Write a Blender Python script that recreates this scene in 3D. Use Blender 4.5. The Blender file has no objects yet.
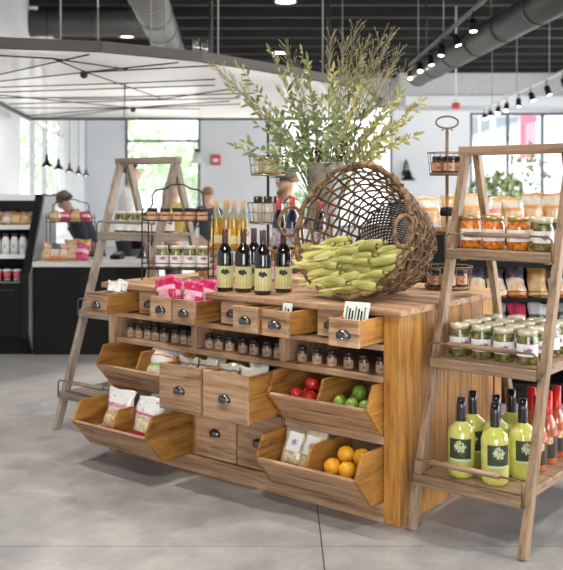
import bpy, bmesh, math, random
from math import sin, cos, pi, sqrt, radians as RAD
from mathutils import Vector, Matrix, Euler

random.seed(7)
S = bpy.context.scene
COL = S.collection

# ------------------------------------------------------------------ camera, world, lights, exposure
# x right, y into the shop, z up; the camera stands at the origin, level, 1.5 m above the floor
cam_data = bpy.data.cameras.new('camera')
cam_data.sensor_fit = 'HORIZONTAL'
cam_data.sensor_width = 36.0
cam_data.lens = 36.0 * 900.0 / 563.0
cam_data.shift_y = -95.0 / 563.0
cam_data.clip_end = 300
cam_data.dof.use_dof = True
cam_data.dof.focus_distance = 4.35
cam_data.dof.aperture_fstop = 3.2
cam = bpy.data.objects.new('camera', cam_data)
cam.location = (0, 0, 1.5)
cam.rotation_euler = (RAD(90), 0, 0)
COL.objects.link(cam)
S.camera = cam

S.view_settings.view_transform = 'Standard'
S.view_settings.look = 'None'
S.view_settings.gamma = 1.0
S.view_settings.use_curve_mapping = False
S.view_settings.exposure = 0.42

world = bpy.data.worlds.new('overcast_sky')
S.world = world
world.use_nodes = True
_bg = world.node_tree.nodes['Background']
_bg.inputs[0].default_value = (0.92, 0.97, 1.0, 1)
_bg.inputs[1].default_value = 3.4

def area_light(name, loc, rot, sx, sy, power, color=(1, 1, 1)):
    l = bpy.data.lights.new(name, 'AREA')
    l.shape = 'RECTANGLE'; l.size = sx; l.size_y = sy
    l.energy = power; l.color = color
    o = bpy.data.objects.new(name, l)
    o.location = loc; o.rotation_euler = rot
    COL.objects.link(o)
    return o

# daylight through the glazed right side and the glazed door front behind the camera
area_light('daylight_right', (7.6, 9.5, 2.1), (0, RAD(90), 0), 3.2, 20.0, 480, (1.0, 0.97, 0.93))
area_light('daylight_front', (0.5, -4.6, 2.2), (RAD(90), 0, 0), 4.0, 3.2, 160, (0.95, 0.98, 1.0))

# ------------------------------------------------------------------ helpers
TH = RAD(-38.515)
OX, OY = 0.5237, 3.994
AX = (0.7825, -0.6228); AY = (0.6228, 0.7825)
def W(x, y, z=0.0):
    """a point in the cabinet's own frame (x along its front, y into its depth, z up) to the world"""
    return (OX + x * AX[0] + y * AY[0], OY + x * AX[1] + y * AY[1], z)

class MB:
    def __init__(s):
        s.v = []; s.f = []; s.m = []; s.sm = []
    def add(s, vs, fs, mi=0, smooth=False):
        b = len(s.v); s.v += [tuple(p) for p in vs]
        for f in fs:
            s.f.append(tuple(b + i for i in f)); s.m.append(mi); s.sm.append(smooth)
        return s
    def box(s, x0, x1, y0, y1, z0, z1, mi=0, M=None):
        vs = [Vector(p) for p in ((x0,y0,z0),(x1,y0,z0),(x1,y1,z0),(x0,y1,z0),(x0,y0,z1),(x1,y0,z1),(x1,y1,z1),(x0,y1,z1))]
        if M is not None: vs = [M @ p for p in vs]
        return s.add(vs, [(0,3,2,1),(4,5,6,7),(0,1,5,4),(1,2,6,5),(2,3,7,6),(3,0,4,7)], mi)
    def prism(s, poly, axis, a0, a1, mi=0):
        n = len(poly)
        def P(p, a):
            if axis == 'x': return (a, p[0], p[1])
            if axis == 'y': return (p[0], a, p[1])
            return (p[0], p[1], a)
        vs = [P(p, a0) for p in poly] + [P(p, a1) for p in poly]
        fs = [tuple(range(n)), tuple(range(2*n-1, n-1, -1))]
        for i in range(n):
            j = (i + 1) % n
            fs.append((j, i, n + i, n + j))
        return s.add(vs, fs, mi)
    def beam(s, p0, p1, w, d, up=(0, 0, 1), mi=0):
        p0 = Vector(p0); p1 = Vector(p1); t = (p1 - p0).normalized()
        u = Vector(up); a = t.cross(u)
        if a.length < 1e-4: a = t.cross(Vector((1, 0, 0)))
        a.normalize(); b = a.cross(t).normalized()
        vs = []
        for p in (p0, p1):
            for i, j in ((-1,-1),(1,-1),(1,1),(-1,1)):
                vs.append(p + a * (i * w / 2) + b * (j * d / 2))
        return s.add(vs, [(0,1,2,3),(7,6,5,4),(0,4,5,1),(1,5,6,2),(2,6,7,3),(3,7,4,0)], mi)
    def tube(s, pts, r, n=6, closed=False, mi=0, caps=True):
        pts = [Vector(p) for p in pts]; k = len(pts)
        rr = r if isinstance(r, (list, tuple)) else [r] * k
        ref = None; rings = []
        for i, p in enumerate(pts):
            if closed: t = pts[(i + 1) % k] - pts[i - 1]
            else: t = pts[min(i + 1, k - 1)] - pts[max(i - 1, 0)]
            if t.length < 1e-9: t = Vector((0, 0, 1))
            t.normalize()
            if ref is None:
                ref = t.cross(Vector((0, 0, 1)))
                if ref.length < 1e-3: ref = t.cross(Vector((1, 0, 0)))
            ref = (ref - t * ref.dot(t)).normalized()
            b = t.cross(ref)
            rings.append([p + (ref * cos(2*pi*j/n) + b * sin(2*pi*j/n)) * rr[i] for j in range(n)])
        vs = [q for ring in rings for q in ring]; fs = []
        m = k if closed else k - 1
        for i in range(m):
            i2 = (i + 1) % k
            for j in range(n):
                j2 = (j + 1) % n
                fs.append((i*n + j, i*n + j2, i2*n + j2, i2*n + j))
        if not closed and caps:
            fs.append(tuple(range(n - 1, -1, -1))); fs.append(tuple((k-1)*n + j for j in range(n)))
        return s.add(vs, fs, mi, n > 4)
    def lathe(s, prof, n=18, c=(0, 0, 0), mi=0, a0=0.0, a1=2*pi, smooth=True):
        full = abs(a1 - a0 - 2*pi) < 1e-6
        cols = n if full else n + 1
        vs = []; fs = []
        for (r, z) in prof:
            for j in range(cols):
                a = a0 + (a1 - a0) * j / n
                vs.append((c[0] + r*cos(a), c[1] + r*sin(a), c[2] + z))
        for i in range(len(prof) - 1):
            for j in range(n):
                j2 = (j + 1) % cols if full else j + 1
                fs.append((i*cols + j, i*cols + j2, (i+1)*cols + j2, (i+1)*cols + j))
        return s.add(vs, fs, mi, smooth)
    def ball(s, c, r, nu=12, nv=8, mi=0, sc=(1, 1, 1)):
        prof = [(max(1e-4, r*sin(pi*i/nv)), -r*cos(pi*i/nv)) for i in range(nv + 1)]
        b = len(s.v); s.lathe(prof, nu, (0, 0, 0), mi)
        for i in range(b, len(s.v)):
            p = s.v[i]; s.v[i] = (c[0] + p[0]*sc[0], c[1] + p[1]*sc[1], c[2] + p[2]*sc[2])
        return s
    def xf(s, M, start=0):
        for i in range(start, len(s.v)): s.v[i] = tuple(M @ Vector(s.v[i]))
        return s
    def mesh(s, name, mats, bevel=0.0):
        me = bpy.data.meshes.new(name)
        me.from_pydata(s.v, [], s.f)
        me.polygons.foreach_set('material_index', s.m)
        me.polygons.foreach_set('use_smooth', s.sm)
        for m in (mats if isinstance(mats, (list, tuple)) else [mats]): me.materials.append(m)
        bm = bmesh.new(); bm.from_mesh(me)
        bmesh.ops.recalc_face_normals(bm, faces=bm.faces[:])
        if bevel > 0:
            es = [e for e in bm.edges if len(e.link_faces) == 2 and e.calc_face_angle(0) > 0.5]
            bmesh.ops.bevel(bm, geom=es, offset=bevel, segments=1, affect='EDGES', profile=0.5, clamp_overlap=True)
        bm.to_mesh(me); bm.free()
        me.update()
        return me
    def build(s, name, mats, parent=None, loc=(0, 0, 0), rot=(0, 0, 0), bevel=0.0):
        return link(name, s.mesh(name, mats, bevel), parent, loc, rot)

def link(name, me, parent=None, loc=(0, 0, 0), rot=(0, 0, 0), scale=None):
    o = bpy.data.objects.new(name, me)
    COL.objects.link(o)
    o.parent = parent; o.location = loc; o.rotation_euler = rot
    if scale: o.scale = scale
    return o

def tag(o, label, cat, group=None, kind=None):
    o['label'] = label; o['category'] = cat
    if group: o['group'] = group
    if kind: o['kind'] = kind
    return o
def thing(name, label, cat, loc=(0, 0, 0), rz=0.0, group=None, rot=None):
    o = link(name, None, None, loc, rot if rot else (0, 0, rz))
    o.empty_display_size = 0.05
    return tag(o, label, cat, group)
def struct(o):
    o['kind'] = 'structure'; return o
CACHE = {}
def shared(key, fn):
    if key not in CACHE: CACHE[key] = fn()
    return CACHE[key]
ORD = ['first', 'second', 'third', 'fourth', 'fifth', 'sixth', 'seventh', 'eighth', 'ninth', 'tenth', 'eleventh', 'twelfth']

# ------------------------------------------------------------------ materials
class NT:
    def __init__(s, name):
        s.mat = bpy.data.materials.new(name); s.mat.use_nodes = True
        s.t = s.mat.node_tree; s.p = s.t.nodes['Principled BSDF']
    def n(s, kind, **kw):
        x = s.t.nodes.new(kind)
        for k, v in kw.items(): setattr(x, k, v)
        return x
    def l(s, a, b): s.t.links.new(a, b)
    def math(s, op, a, b=None, clamp=False):
        x = s.n('ShaderNodeMath', operation=op); x.use_clamp = clamp
        for i, q in enumerate((a, b)):
            if q is None: continue
            if isinstance(q, (int, float)): x.inputs[i].default_value = q
            else: s.l(q, x.inputs[i])
        return x.outputs[0]
    def mix(s, fac, a, b, blend='MIX'):
        x = s.n('ShaderNodeMix', data_type='RGBA', blend_type=blend)
        for i, q in ((0, fac), (6, a), (7, b)):
            if isinstance(q, (int, float)): x.inputs[i].default_value = q
            elif isinstance(q, tuple): x.inputs[i].default_value = (q[0], q[1], q[2], 1)
            else: s.l(q, x.inputs[i])
        return x.outputs[2]
    def noise(s, vec, scale, detail=3, dist=0.0, rough=0.5):
        x = s.n('ShaderNodeTexNoise'); x.inputs['Scale'].default_value = scale
        x.inputs['Detail'].default_value = detail; x.inputs['Distortion'].default_value = dist
        x.inputs['Roughness'].default_value = rough
        if vec is not None: s.l(vec, x.inputs['Vector'])
        return x.outputs['Fac']
    def ramp(s, fac, stops, interp='LINEAR'):
        x = s.n('ShaderNodeValToRGB'); cr = x.color_ramp; cr.interpolation = interp
        while len(cr.elements) > 1: cr.elements.remove(cr.elements[-1])
        cr.elements[0].position = stops[0][0]; cr.elements[0].color = (*stops[0][1], 1)
        for p, c in stops[1:]:
            e = cr.elements.new(p); e.color = (*c, 1)
        s.l(fac, x.inputs[0]); return x.outputs[0]
    def obj(s): return s.n('ShaderNodeTexCoord').outputs['Object']
    def xyz(s):
        x = s.n('ShaderNodeSeparateXYZ'); s.l(s.obj(), x.inputs[0]); return x.outputs
    def mapping(s, vec, scale=(1, 1, 1), loc=None):
        x = s.n('ShaderNodeMapping'); s.l(vec, x.inputs[0]); x.inputs['Scale'].default_value = scale
        if loc is not None: s.l(loc, x.inputs['Location'])
        return x.outputs[0]
    def rnd(s): return s.n('ShaderNodeObjectInfo').outputs['Random']
    def bump(s, h, strength=0.3, dist=0.002):
        x = s.n('ShaderNodeBump'); x.inputs['Strength'].default_value = strength; x.inputs['Distance'].default_value = dist
        s.l(h, x.inputs['Height']); s.l(x.outputs[0], s.p.inputs['Normal'])
    def set(s, color=None, rough=0.5, metal=0.0, coat=0.0, spec=None, trans=0.0, ior=None):
        if color is not None:
            if isinstance(color, tuple): s.p.inputs['Base Color'].default_value = (*color, 1)
            else: s.l(color, s.p.inputs['Base Color'])
        s.p.inputs['Roughness'].default_value = rough; s.p.inputs['Metallic'].default_value = metal
        s.p.inputs['Coat Weight'].default_value = coat
        if spec is not None: s.p.inputs['Specular IOR Level'].default_value = spec
        s.p.inputs['Transmission Weight'].default_value = trans
        if ior: s.p.inputs['IOR'].default_value = ior
        return s.mat

def plain(name, c, rough=0.5, metal=0.0, coat=0.0, var=0.06, scale=12.0):
    t = NT(name); f = t.noise(t.obj(), scale, 3)
    col = t.ramp(f, [(0.3, tuple(max(0, x*(1 - var)) for x in c)), (0.7, tuple(min(1, x*(1 + var)) for x in c))])
    return t.set(col, rough, metal, coat)
def emit(name, c, strength):
    t = NT(name); t.set(c, 0.5)
    t.p.inputs['Emission Color'].default_value = (*c, 1); t.p.inputs['Emission Strength'].default_value = strength
    return t.mat
def wood(name, dark, light, axis, rough=0.55, knots=0.6, fine=1.0):
    t = NT(name)
    sc = [11.0, 11.0, 11.0]; sc['xyz'.index(axis)] = 0.9
    cmb = t.n('ShaderNodeCombineXYZ')
    r = t.rnd()
    for i, k in enumerate((7.3, 13.1, 3.7)): t.l(t.math('MULTIPLY', r, k), cmb.inputs[i])
    vec = t.mapping(t.obj(), tuple(sc), cmb.outputs[0])
    g = t.noise(vec, 1.6 * fine, 6, 0.9, 0.62)
    col = t.ramp(g, [(0.33, dark), (0.47, tuple(a*.35 + b*.65 for a, b in zip(dark, light))), (0.64, light)])
    g2 = t.noise(vec, 7.0 * fine, 3, 0.3)
    col = t.mix(t.math('MULTIPLY', t.math('SUBTRACT', g2, 0.45, True), 1.6, True), col, tuple(x*0.55 for x in dark))
    if knots:
        ks = [7.0, 7.0, 7.0]; ks['xyz'.index(axis)] = 2.6
        v = t.n('ShaderNodeTexVoronoi'); v.inputs['Scale'].default_value = 1.0
        t.l(t.mapping(t.obj(), tuple(ks), cmb.outputs[0]), v.inputs['Vector'])
        k = t.math('SUBTRACT', 1.0, t.math('MULTIPLY', v.outputs['Distance'], 7.0), True)
        col = t.mix(t.math('MULTIPLY', k, knots, True), col, tuple(x*0.3 for x in dark))
    hsv = t.n('ShaderNodeHueSaturation'); t.l(col, hsv.inputs['Color'])
    t.l(t.math('ADD', t.math('MULTIPLY', r, 0.28), 0.86), hsv.inputs['Value'])
    t.bump(g2, 0.25, 0.002)
    return t.set(hsv.outputs[0], rough)
def glass_pane(name, tint=(1, 1, 1), gloss=0.07):
    t = NT(name); t.t.nodes.remove(t.p)
    tr = t.n('ShaderNodeBsdfTransparent'); tr.inputs[0].default_value = (*tint, 1)
    gl = t.n('ShaderNodeBsdfGlossy'); gl.inputs['Roughness'].default_value = 0.03
    mx = t.n('ShaderNodeMixShader'); mx.inputs[0].default_value = gloss
    t.l(tr.outputs[0], mx.inputs[1]); t.l(gl.outputs[0], mx.inputs[2])
    t.l(mx.outputs[0], t.t.nodes['Material Output'].inputs[0]); return t.mat
def clear_film(name): return glass_pane(name, (0.97, 0.97, 0.96), 0.22)
def blotch(name, cols, scale=30, rough=0.15, coat=0.6, dist=0.5, axis_scale=(1, 1, 1)):
    t = NT(name)
    cmb = t.n('ShaderNodeCombineXYZ'); t.l(t.math('MULTIPLY', t.rnd(), 9.0), cmb.inputs[0])
    f = t.noise(t.mapping(t.obj(), axis_scale, cmb.outputs[0]), scale, 2, dist)
    n = len(cols)
    col = t.ramp(f, [(0.33 + 0.34 * i / max(1, n - 1), c) for i, c in enumerate(cols)])
    return t.set(col, rough, 0, coat)
def printed(name, base, ink, w, h, z0, thr=0.5, scale=60, ink2=None, band=None, rough=0.5):
    """paper with an inked emblem on the side facing -y: a ragged ellipse of ink, printed lines below"""
    t = NT(name); x, y, z = t.xyz()
    dx = t.math('DIVIDE', x, w); dz = t.math('DIVIDE', t.math('SUBTRACT', z, z0), h)
    d = t.math('ADD', t.math('MULTIPLY', dx, dx), t.math('MULTIPLY', dz, dz))
    nz = t.noise(t.obj(), scale, 3, 0.8)
    inside = t.math('LESS_THAN', t.math('ADD', d, t.math('MULTIPLY', t.math('SUBTRACT', nz, 0.5), 3.0)), thr)
    inside = t.math('MULTIPLY', inside, t.math('LESS_THAN', y, 0.0))
    col = t.mix(inside, base, ink)
    if ink2:
        n2 = t.noise(t.obj(), scale * 1.7, 2)
        col = t.mix(t.math('MULTIPLY', inside, t.math('GREATER_THAN', n2, 0.55)), col, ink2)
    if band:
        zb, hb, cb = band
        inb = t.math('LESS_THAN', t.math('ABSOLUTE', t.math('SUBTRACT', z, zb)), hb)
        col = t.mix(inb, col, cb)
    return t.set(col, rough)
def bag_mat(name, stops, product, prod_scale, win, rough=0.25, metal=0.0):
    """printed bag: colour bands up its height and a window (x half-width, z range) where the food shows"""
    t = NT(name); _s = t.n('ShaderNodeSeparateXYZ'); t.l(t.n('ShaderNodeTexCoord').outputs['Generated'], _s.inputs[0])
    x = t.math('SUBTRACT', _s.outputs[0], 0.5); z = _s.outputs[2]
    wob = t.math('MULTIPLY', t.math('SUBTRACT', t.noise(t.obj(), 22, 2), 0.5), 0.05)
    zz = t.math('ADD', z, t.math('MULTIPLY', wob, 1.6))
    col = t.ramp(zz, stops, 'CONSTANT')
    # printed marks
    mk = t.math('GREATER_THAN', t.noise(t.mapping(t.obj(), (1, 1, 1.6)), 38, 2, 0.4), 0.64)
    col = t.mix(t.math('MULTIPLY', mk, 0.55), col, stops[0][1])
    if product:
        f = t.noise(t.obj(), prod_scale, 2, 0.6)
        pc = t.ramp(f, [(0.3 + 0.4 * i / max(1, len(product) - 1), c) for i, c in enumerate(product)])
        inx = t.math('LESS_THAN', t.math('ABSOLUTE', x), win[0])
        inz = t.math('MULTIPLY', t.math('GREATER_THAN', z, win[1]), t.math('LESS_THAN', t.math('ADD', z, wob), win[2]))
        col = t.mix(t.math('MULTIPLY', inx, inz), col, pc)
    return t.set(col, rough, metal, 0.3)

M = {}
PINK_D, PINK_L = (0.185, 0.083, 0.034), (0.62, 0.385, 0.225)
OR_D, OR_L = (0.19, 0.066, 0.011), (0.52, 0.245, 0.05)
GR_D, GR_L = (0.14, 0.08, 0.043), (0.39, 0.255, 0.155)
for a in 'xyz':
    M['front_' + a] = wood('weathered_pine_' + a, PINK_D, PINK_L, a)
    M['honey_' + a] = wood('honey_pine_' + a, OR_D, OR_L, a)
    M['ladder_' + a] = wood('grey_ladder_wood_' + a, GR_D, GR_L, a, knots=0.3)
    M['old_' + a] = wood('silvered_ladder_wood_' + a, (0.13, 0.095, 0.07), (0.38, 0.31, 0.25), a, knots=0.2)
M['pewter'] = plain('pewter', (0.16, 0.15, 0.145), 0.25, 0.9)
M['dark_iron'] = plain('dark_iron', (0.05, 0.045, 0.042), 0.45, 0.6)
M['rusty_iron'] = plain('rusty_iron', (0.20, 0.13, 0.08), 0.5, 0.4)
M['black'] = plain('black_laminate', (0.009, 0.009, 0.009), 0.5); M['black'].node_tree.nodes['Principled BSDF'].inputs['Specular IOR Level'].default_value = 0.18
M['black_gloss'] = plain('black_gloss', (0.012, 0.011, 0.013), 0.12, 0, 0.5)
M['grey_panel'] = plain('grey_case_panel', (0.24, 0.24, 0.24), 0.35)
M['white_top'] = plain('pale_stone_counter', (0.72, 0.70, 0.67), 0.35)
M['white_wall'] = plain('white_wall_paint', (0.80, 0.81, 0.83), 0.8, var=0.03, scale=1.0)
M['white_plastic'] = plain('white_plastic', (0.82, 0.82, 0.80), 0.4)
M['frame_dark'] = plain('dark_window_frame', (0.05, 0.055, 0.06), 0.5)
M['frame_white'] = plain('pale_window_frame', (0.62, 0.63, 0.62), 0.5)
M['pane'] = glass_pane('window_glass')
M['ceiling'] = plain('dark_ceiling', (0.014, 0.012, 0.011), 0.8, var=0.2, scale=2)
M['joist'] = plain('dark_joist', (0.012, 0.0105, 0.0095), 0.9, var=0.2, scale=2)
M['duct_grey'] = plain('grey_duct_metal', (0.10, 0.097, 0.093), 0.45, 0.25)
M['duct_dark'] = plain('dark_duct_metal', (0.065, 0.063, 0.06), 0.5, 0.2)
M['fascia'] = plain('brown_fascia', (0.035, 0.028, 0.023), 0.6)
M['lamp_on'] = emit('lamp_glow', (1.0, 0.93, 0.80), 14.0)
M['red_plastic'] = plain('red_plastic', (0.65, 0.05, 0.05), 0.4)
M['galvanised'] = blotch('galvanised_steel', [(0.42, 0.44, 0.45), (0.62, 0.64, 0.65), (0.5, 0.52, 0.53)], 18, 0.38, 0.0)
M['galvanised'].node_tree.nodes['Principled BSDF'].inputs['Metallic'].default_value = 0.75
# canopy: glossy milky panels, translucent so lamps added above brighten them
_t = NT('glossy_white_canopy'); _c = _t.noise(_t.obj(), 0.6, 3)
M['canopy'] = _t.set(_t.ramp(_c, [(0.3, (0.86, 0.87, 0.88)), (0.7, (0.93, 0.93, 0.94))]), 0.10, 0.0, 0.0)
_tl = _t.n('ShaderNodeBsdfTranslucent'); _tl.inputs[0].default_value = (.95, .95, .95, 1); _mx = _t.n('ShaderNodeMixShader'); _mx.inputs[0].default_value = .6
_t.l(_t.p.outputs[0], _mx.inputs[1]); _t.l(_tl.outputs[0], _mx.inputs[2]); _t.l(_mx.outputs[0], _t.t.nodes['Material Output'].inputs[0])
# polished concrete
_t = NT('polished_concrete'); _o = _t.obj()
_a = _t.noise(_o, 0.55, 5, 0.6, 0.6); _b = _t.noise(_o, 5.0, 6, 0.4, 0.65)
_c = _t.ramp(_a, [(0.36, (0.22, 0.225, 0.235)), (0.5, (0.34, 0.335, 0.335)), (0.64, (0.50, 0.48, 0.46))])
_c = _t.mix(0.45, _c, _t.ramp(_b, [(0.36, (0.20, 0.20, 0.205)), (0.64, (0.47, 0.455, 0.44))]))
_sc = _t.n('ShaderNodeTexNoise'); _sc.inputs['Scale'].default_value = 60
_c = _t.mix(_t.math('MULTIPLY', _t.math('GREATER_THAN', _t.noise(_t.mapping(_o, (1, 0.25, 1)), 26, 1), 0.72), 0.3), _c, (0.5, 0.5, 0.49))
_r = _t.math('ADD', _t.math('MULTIPLY', _b, 0.25), 0.24)
M['concrete'] = _t.set(_c, 0.4); _t.l(_r, _t.p.inputs['Roughness'])
M['joint'] = plain('dark_floor_joint', (0.09, 0.09, 0.09), 0.8)

# ------------------------------------------------------------------ the room
# floor: cast slabs with sunk saw-cut joints
fl = struct(MB().box(-8.2, 8.2, -5.2, 24.2, -0.12, -0.006).build('floor', M['joint']))
xs = [-8.2, -3.83, 0.17, 4.2, 8.2]; ys = [-5.2, 0.0, 3.79, 9.8, 16.0, 24.2]
for i in range(4):
    for j in range(5):
        MB().box(xs[i] + .003, xs[i+1] - .003, ys[j] + .003, ys[j+1] - .003, -0.05, 0.0).build('slab', M['concrete'], fl)
ce = struct(MB().box(-8.2, 8.2, -5.2, 24.2, 4.7, 4.9).build('ceiling', M['ceiling']))
jm = MB().box(-8.1, 8.1, -0.07, 0.07, -0.28, 0.0).mesh('joist', M['joist'])
for k in range(22): link('joist', jm, ce, (0, 2.0 + k * 1.02, 4.7))
def wall_with_holes(name, x0, x1, z1, holes, y0, y1, Mx=None):
    mb = MB(); cur = x0
    for (a, b, c, d) in sorted(holes):
        if a > cur: mb.box(cur, a, y0, y1, 0, z1)
        mb.box(a, b, y0, y1, 0, c); mb.box(a, b, y0, y1, d, z1); cur = b
    if x1 > cur: mb.box(cur, x1, y0, y1, 0, z1)
    if Mx is not None: mb.xf(Mx)
    return struct(mb.build(name, M['white_wall']))
def window(name, a, b, c, d, vs, hs, Mx=None, y=24.06, fm='frame_dark', t=0.06):
    """glazed window in the plane y: frame, mullions, panes"""
    w = struct(link(name, None)); Mx = Mx or Matrix()
    mb = MB()
    mb.box(a, a + t, y - .05, y + .05, c, d).box(b - t, b, y - .05, y + .05, c, d)
    mb.box(a, b, y - .05, y + .05, c, c + t).box(a, b, y - .05, y + .05, d - t, d)
    mb.xf(Mx).build('frame', M[fm], w)
    for v in vs: MB().box(v - t/2, v + t/2, y - .05, y + .05, c + t, d - t).xf(Mx).build('mullion', M[fm], w)
    for h in hs: MB().box(a + t, b - t, y - .04, y + .04, h - t/2, h + t/2).xf(Mx).build('transom', M[fm], w)
    xx = [a] + sorted(vs) + [b]; zz = [c] + sorted(hs) + [d]
    for i in range(len(xx) - 1):
        for j in range(len(zz) - 1):
            MB().box(xx[i] + t/2, xx[i+1] - t/2, y - .004, y + .004, zz[j] + t/2, zz[j+1] - t/2).xf(Mx).build('pane', M['pane'], w)
    return w
HA, HB, HC = (-4.17, -2.17, .5, 3.75), (-.05, 2.95, .5, 3.75), (5.03, 7.65, .6, 3.56)
wall_with_holes('wall_back', -5.4, 8.0, 4.7, [HA, HB, HC], 24.0, 24.15)
window('window_1', *HA, [], [2.81]); window('window_2', *HB, [.95, 1.95], [2.81]); window('window_3', *HC, [6.04, 6.97], [])
# left wall, splayed, with tall windows
LWA = math.atan2(0.128, 1.0)
def left_frame():
    # local x runs from the back corner towards the camera, local y = outwards
    o = Vector((-5.24, 24.0, 0)); ex = Vector((0.127, -0.992, 0)); ey = Vector((-0.992, -0.127, 0))
    return Matrix(((ex.x, ey.x, 0, o.x), (ex.y, ey.y, 0, o.y), (0, 0, 1, 0), (0, 0, 0, 1)))
LF = left_frame()
hl = [(4.7, 10.7, .5, 3.75)]
wall_with_holes('wall_left', 0, 17.6, 4.7, hl, 0, .15, LF)
window('window_4', 4.7, 10.7, .5, 3.75, [6.1, 7.6, 9.1], [2.66], LF, .06, 'frame_white', .07)
struct(MB().box(-6.6, -3.0, 6.35, 6.5, 0, 4.7).build('wall_left_return', M['white_wall']))
RS = Matrix(((0, 1, 0, 0), (1, 0, 0, 0), (0, 0, 1, 0), (0, 0, 0, 1)))   # local x along world y, local y along world x
hr = [(-4.2 + 4.6*k, -.2 + 4.6*k, .25, 3.7) for k in range(6)]
wall_with_holes('wall_right', -5.2, 24, 4.7, hr, 7.8, 7.95, RS)
for k, h in enumerate(hr): window('window_%d' % (5 + k), *h, [(h[0] + h[1]) / 2], [2.8], RS, 7.87)
hf = [(-1.6, 2.6, .25, 3.7)]
wall_with_holes('wall_front', -6.8, 8.0, 4.7, hf, -5.15, -5.0)
for k, h in enumerate(hf): window('window_%d' % (11 + k), *h, [(h[0] + h[1]) / 2], [2.8], None, -5.07)
hs = []
wall_with_holes('wall_left_front', -5.1, 6.5, 4.7, hs, -6.75, -6.6, RS)
for k, h in enumerate(hs): window('window_%d' % (14 + k), *h, [(h[0] + h[1]) / 2], [2.8], RS, -6.68)
struct(MB().box(2.98, 7.78, 22.6, 24.0, 3.62, 4.7).build('trim_1', plain('pale_bulkhead', (0.55, 0.55, 0.56), 0.8)))
struct(MB().box(3.1, 7.7, 22.55, 22.6, 3.62, 3.86).build('trim_2', M['white_wall']))

# ---- outside the windows
def leaf_cloud(mb, c, rad, n, size, seed, shell=0.4):
    rn = random.Random(seed)
    for _ in range(n):
        while True:
            p = Vector((rn.uniform(-1, 1), rn.uniform(-1, 1), rn.uniform(-1, 1)))
            if shell < p.length < 1: break
        q = Vector((c[0] + p.x*rad[0], c[1] + p.y*rad[1], c[2] + p.z*rad[2]))
        R = Euler((rn.uniform(0, 6.3), rn.uniform(0, 6.3), rn.uniform(0, 6.3))).to_matrix()
        s = size * rn.uniform(.6, 1.3)
        mb.add([q + R @ Vector(v) for v in ((-s, 0, 0), (0, -s*.45, 0), (s, 0, 0), (0, s*.45, 0))], [(0, 1, 2, 3)])
    return mb
struct(MB().box(-40, 40, 24.3, 90, -.35, -.15).build('ground_outside', plain('pale_pavement', (0.55, 0.55, 0.54), 0.8)))
for i, (x, y, z, r, c) in enumerate([(-6.6, 40, 3.2, 2.4, (0.50, 0.60, 0.40)), (-3.6, 43, 2.4, 2.2, (0.55, 0.64, 0.46)), (-14.5, 38, 3.4, 3.2, (0.50, 0.60, 0.38)), (-10.6, 42, 3.8, 2.6, (0.55, 0.64, 0.45)), (1.0, 38, 1.9, 1.9, (0.35, 0.46, 0.28))]):
    t = thing('street_tree', ['bushy green tree outside the window beyond the left ladder', 'smaller pale tree right of the bushy one outside the same window', 'broad tree outside the tall left windows', 'pale tall tree near the corner outside the left windows', 'dark green low tree outside the window behind the branches'][i], 'tree', (x, y, -.15), 0, 'trees outside the windows')
    leaf_cloud(MB(), (0, 0, z), (r, r, r * .85), 900, .26, 40 + i).build('crown', plain('tree_leaf_%d' % i, c, 0.7), t)
    MB().tube([(0, 0, 0), (.05, 0, z * .5), (0, .05, z)], [.16, .13, .08], 8).build('trunk', M['joist'], t)
bd = thing('street_building', 'pale building across the street seen through the right window', 'building', (12, 46, -.15))
MB().box(-4, 9, 0, 6, 0, 12).build('wall', plain('pale_render', (0.50, 0.50, 0.52), 0.8), bd)
wm = MB().box(-.55, .55, -.06, .02, 0, 1.3).mesh('window', plain('grey_shopfront_glass', (0.16, 0.19, 0.21), 0.2))
wf = MB().box(-.62, .62, -.03, .02, -.08, 0).box(-.04, .04, -.09, .02, 0, 1.3).mesh('sill', M['frame_white'])
for (x, z) in ((-1.9, 4.1), (-.5, 4.1), (-1.9, 1.0), (2.9, .7), (4.3, .7), (4.3, 4.1)):
    w = link('window', wm, bd, (x, 0, z)); link('sill', wf, w)
MB().box(.2, .95, -.25, -.15, 3.3, 7.0).build('banner', plain('pink_banner', (0.55, 0.10, 0.14), 0.7), bd)
pb = thing('street_building', 'white low building seen through the window behind the left ladder', 'building', (-5, 52, -.15))
MB().box(-3, 9, 0, 5, 0, 7).build('wall', M['white_wall'], pb)
MB().box(-3.2, 9.2, -.2, 5.2, 7, 7.3).build('roof', M['frame_white'], pb)

# ------------------------------------------------------------------ overhead
cp = thing('suspended_canopy', 'glossy white suspended canopy with brown curved edge and crossing black cables', 'canopy', (0, 0, 2.5))
k = 0.8333
near = [(-3.2, 7.3), (-2.63, 7.35), (-2.33, 7.42), (-1.53, 7.62), (-.74, 8.18), (-.1, 8.95), (.53, 9.82), (1.0, 10.6), (1.3, 11.6)]
poly = [(x*k, y*k) for x, y in near] + [(1.35*k, 15*k), (-4.19*k, 15*k)]
MB().prism(poly, 'z', 0.0, .03).build('panel', M['canopy'], cp)
for i in range(len(near) - 1):
    a = Vector((near[i][0]*k, near[i][1]*k, .01)); b = Vector((near[i+1][0]*k, near[i+1][1]*k, .01)); d = (b - a) * .004
    MB().beam(a - d, b + d, .05, .075).build('fascia', M['fascia'], cp)
for a, b in ((9, 10), (8, 9), (10, 0)):
    MB().beam((poly[a][0], poly[a][1], 0), (poly[b][0], poly[b][1], 0), .05, .06).build('edge_bar', M['frame_dark'], cp)
def cpt(u, v): Z = 900.0 / (190.0 - v); return ((u - 281.5) / 900 * Z, Z, -.012)   # a mark on the canopy's underside
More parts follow.
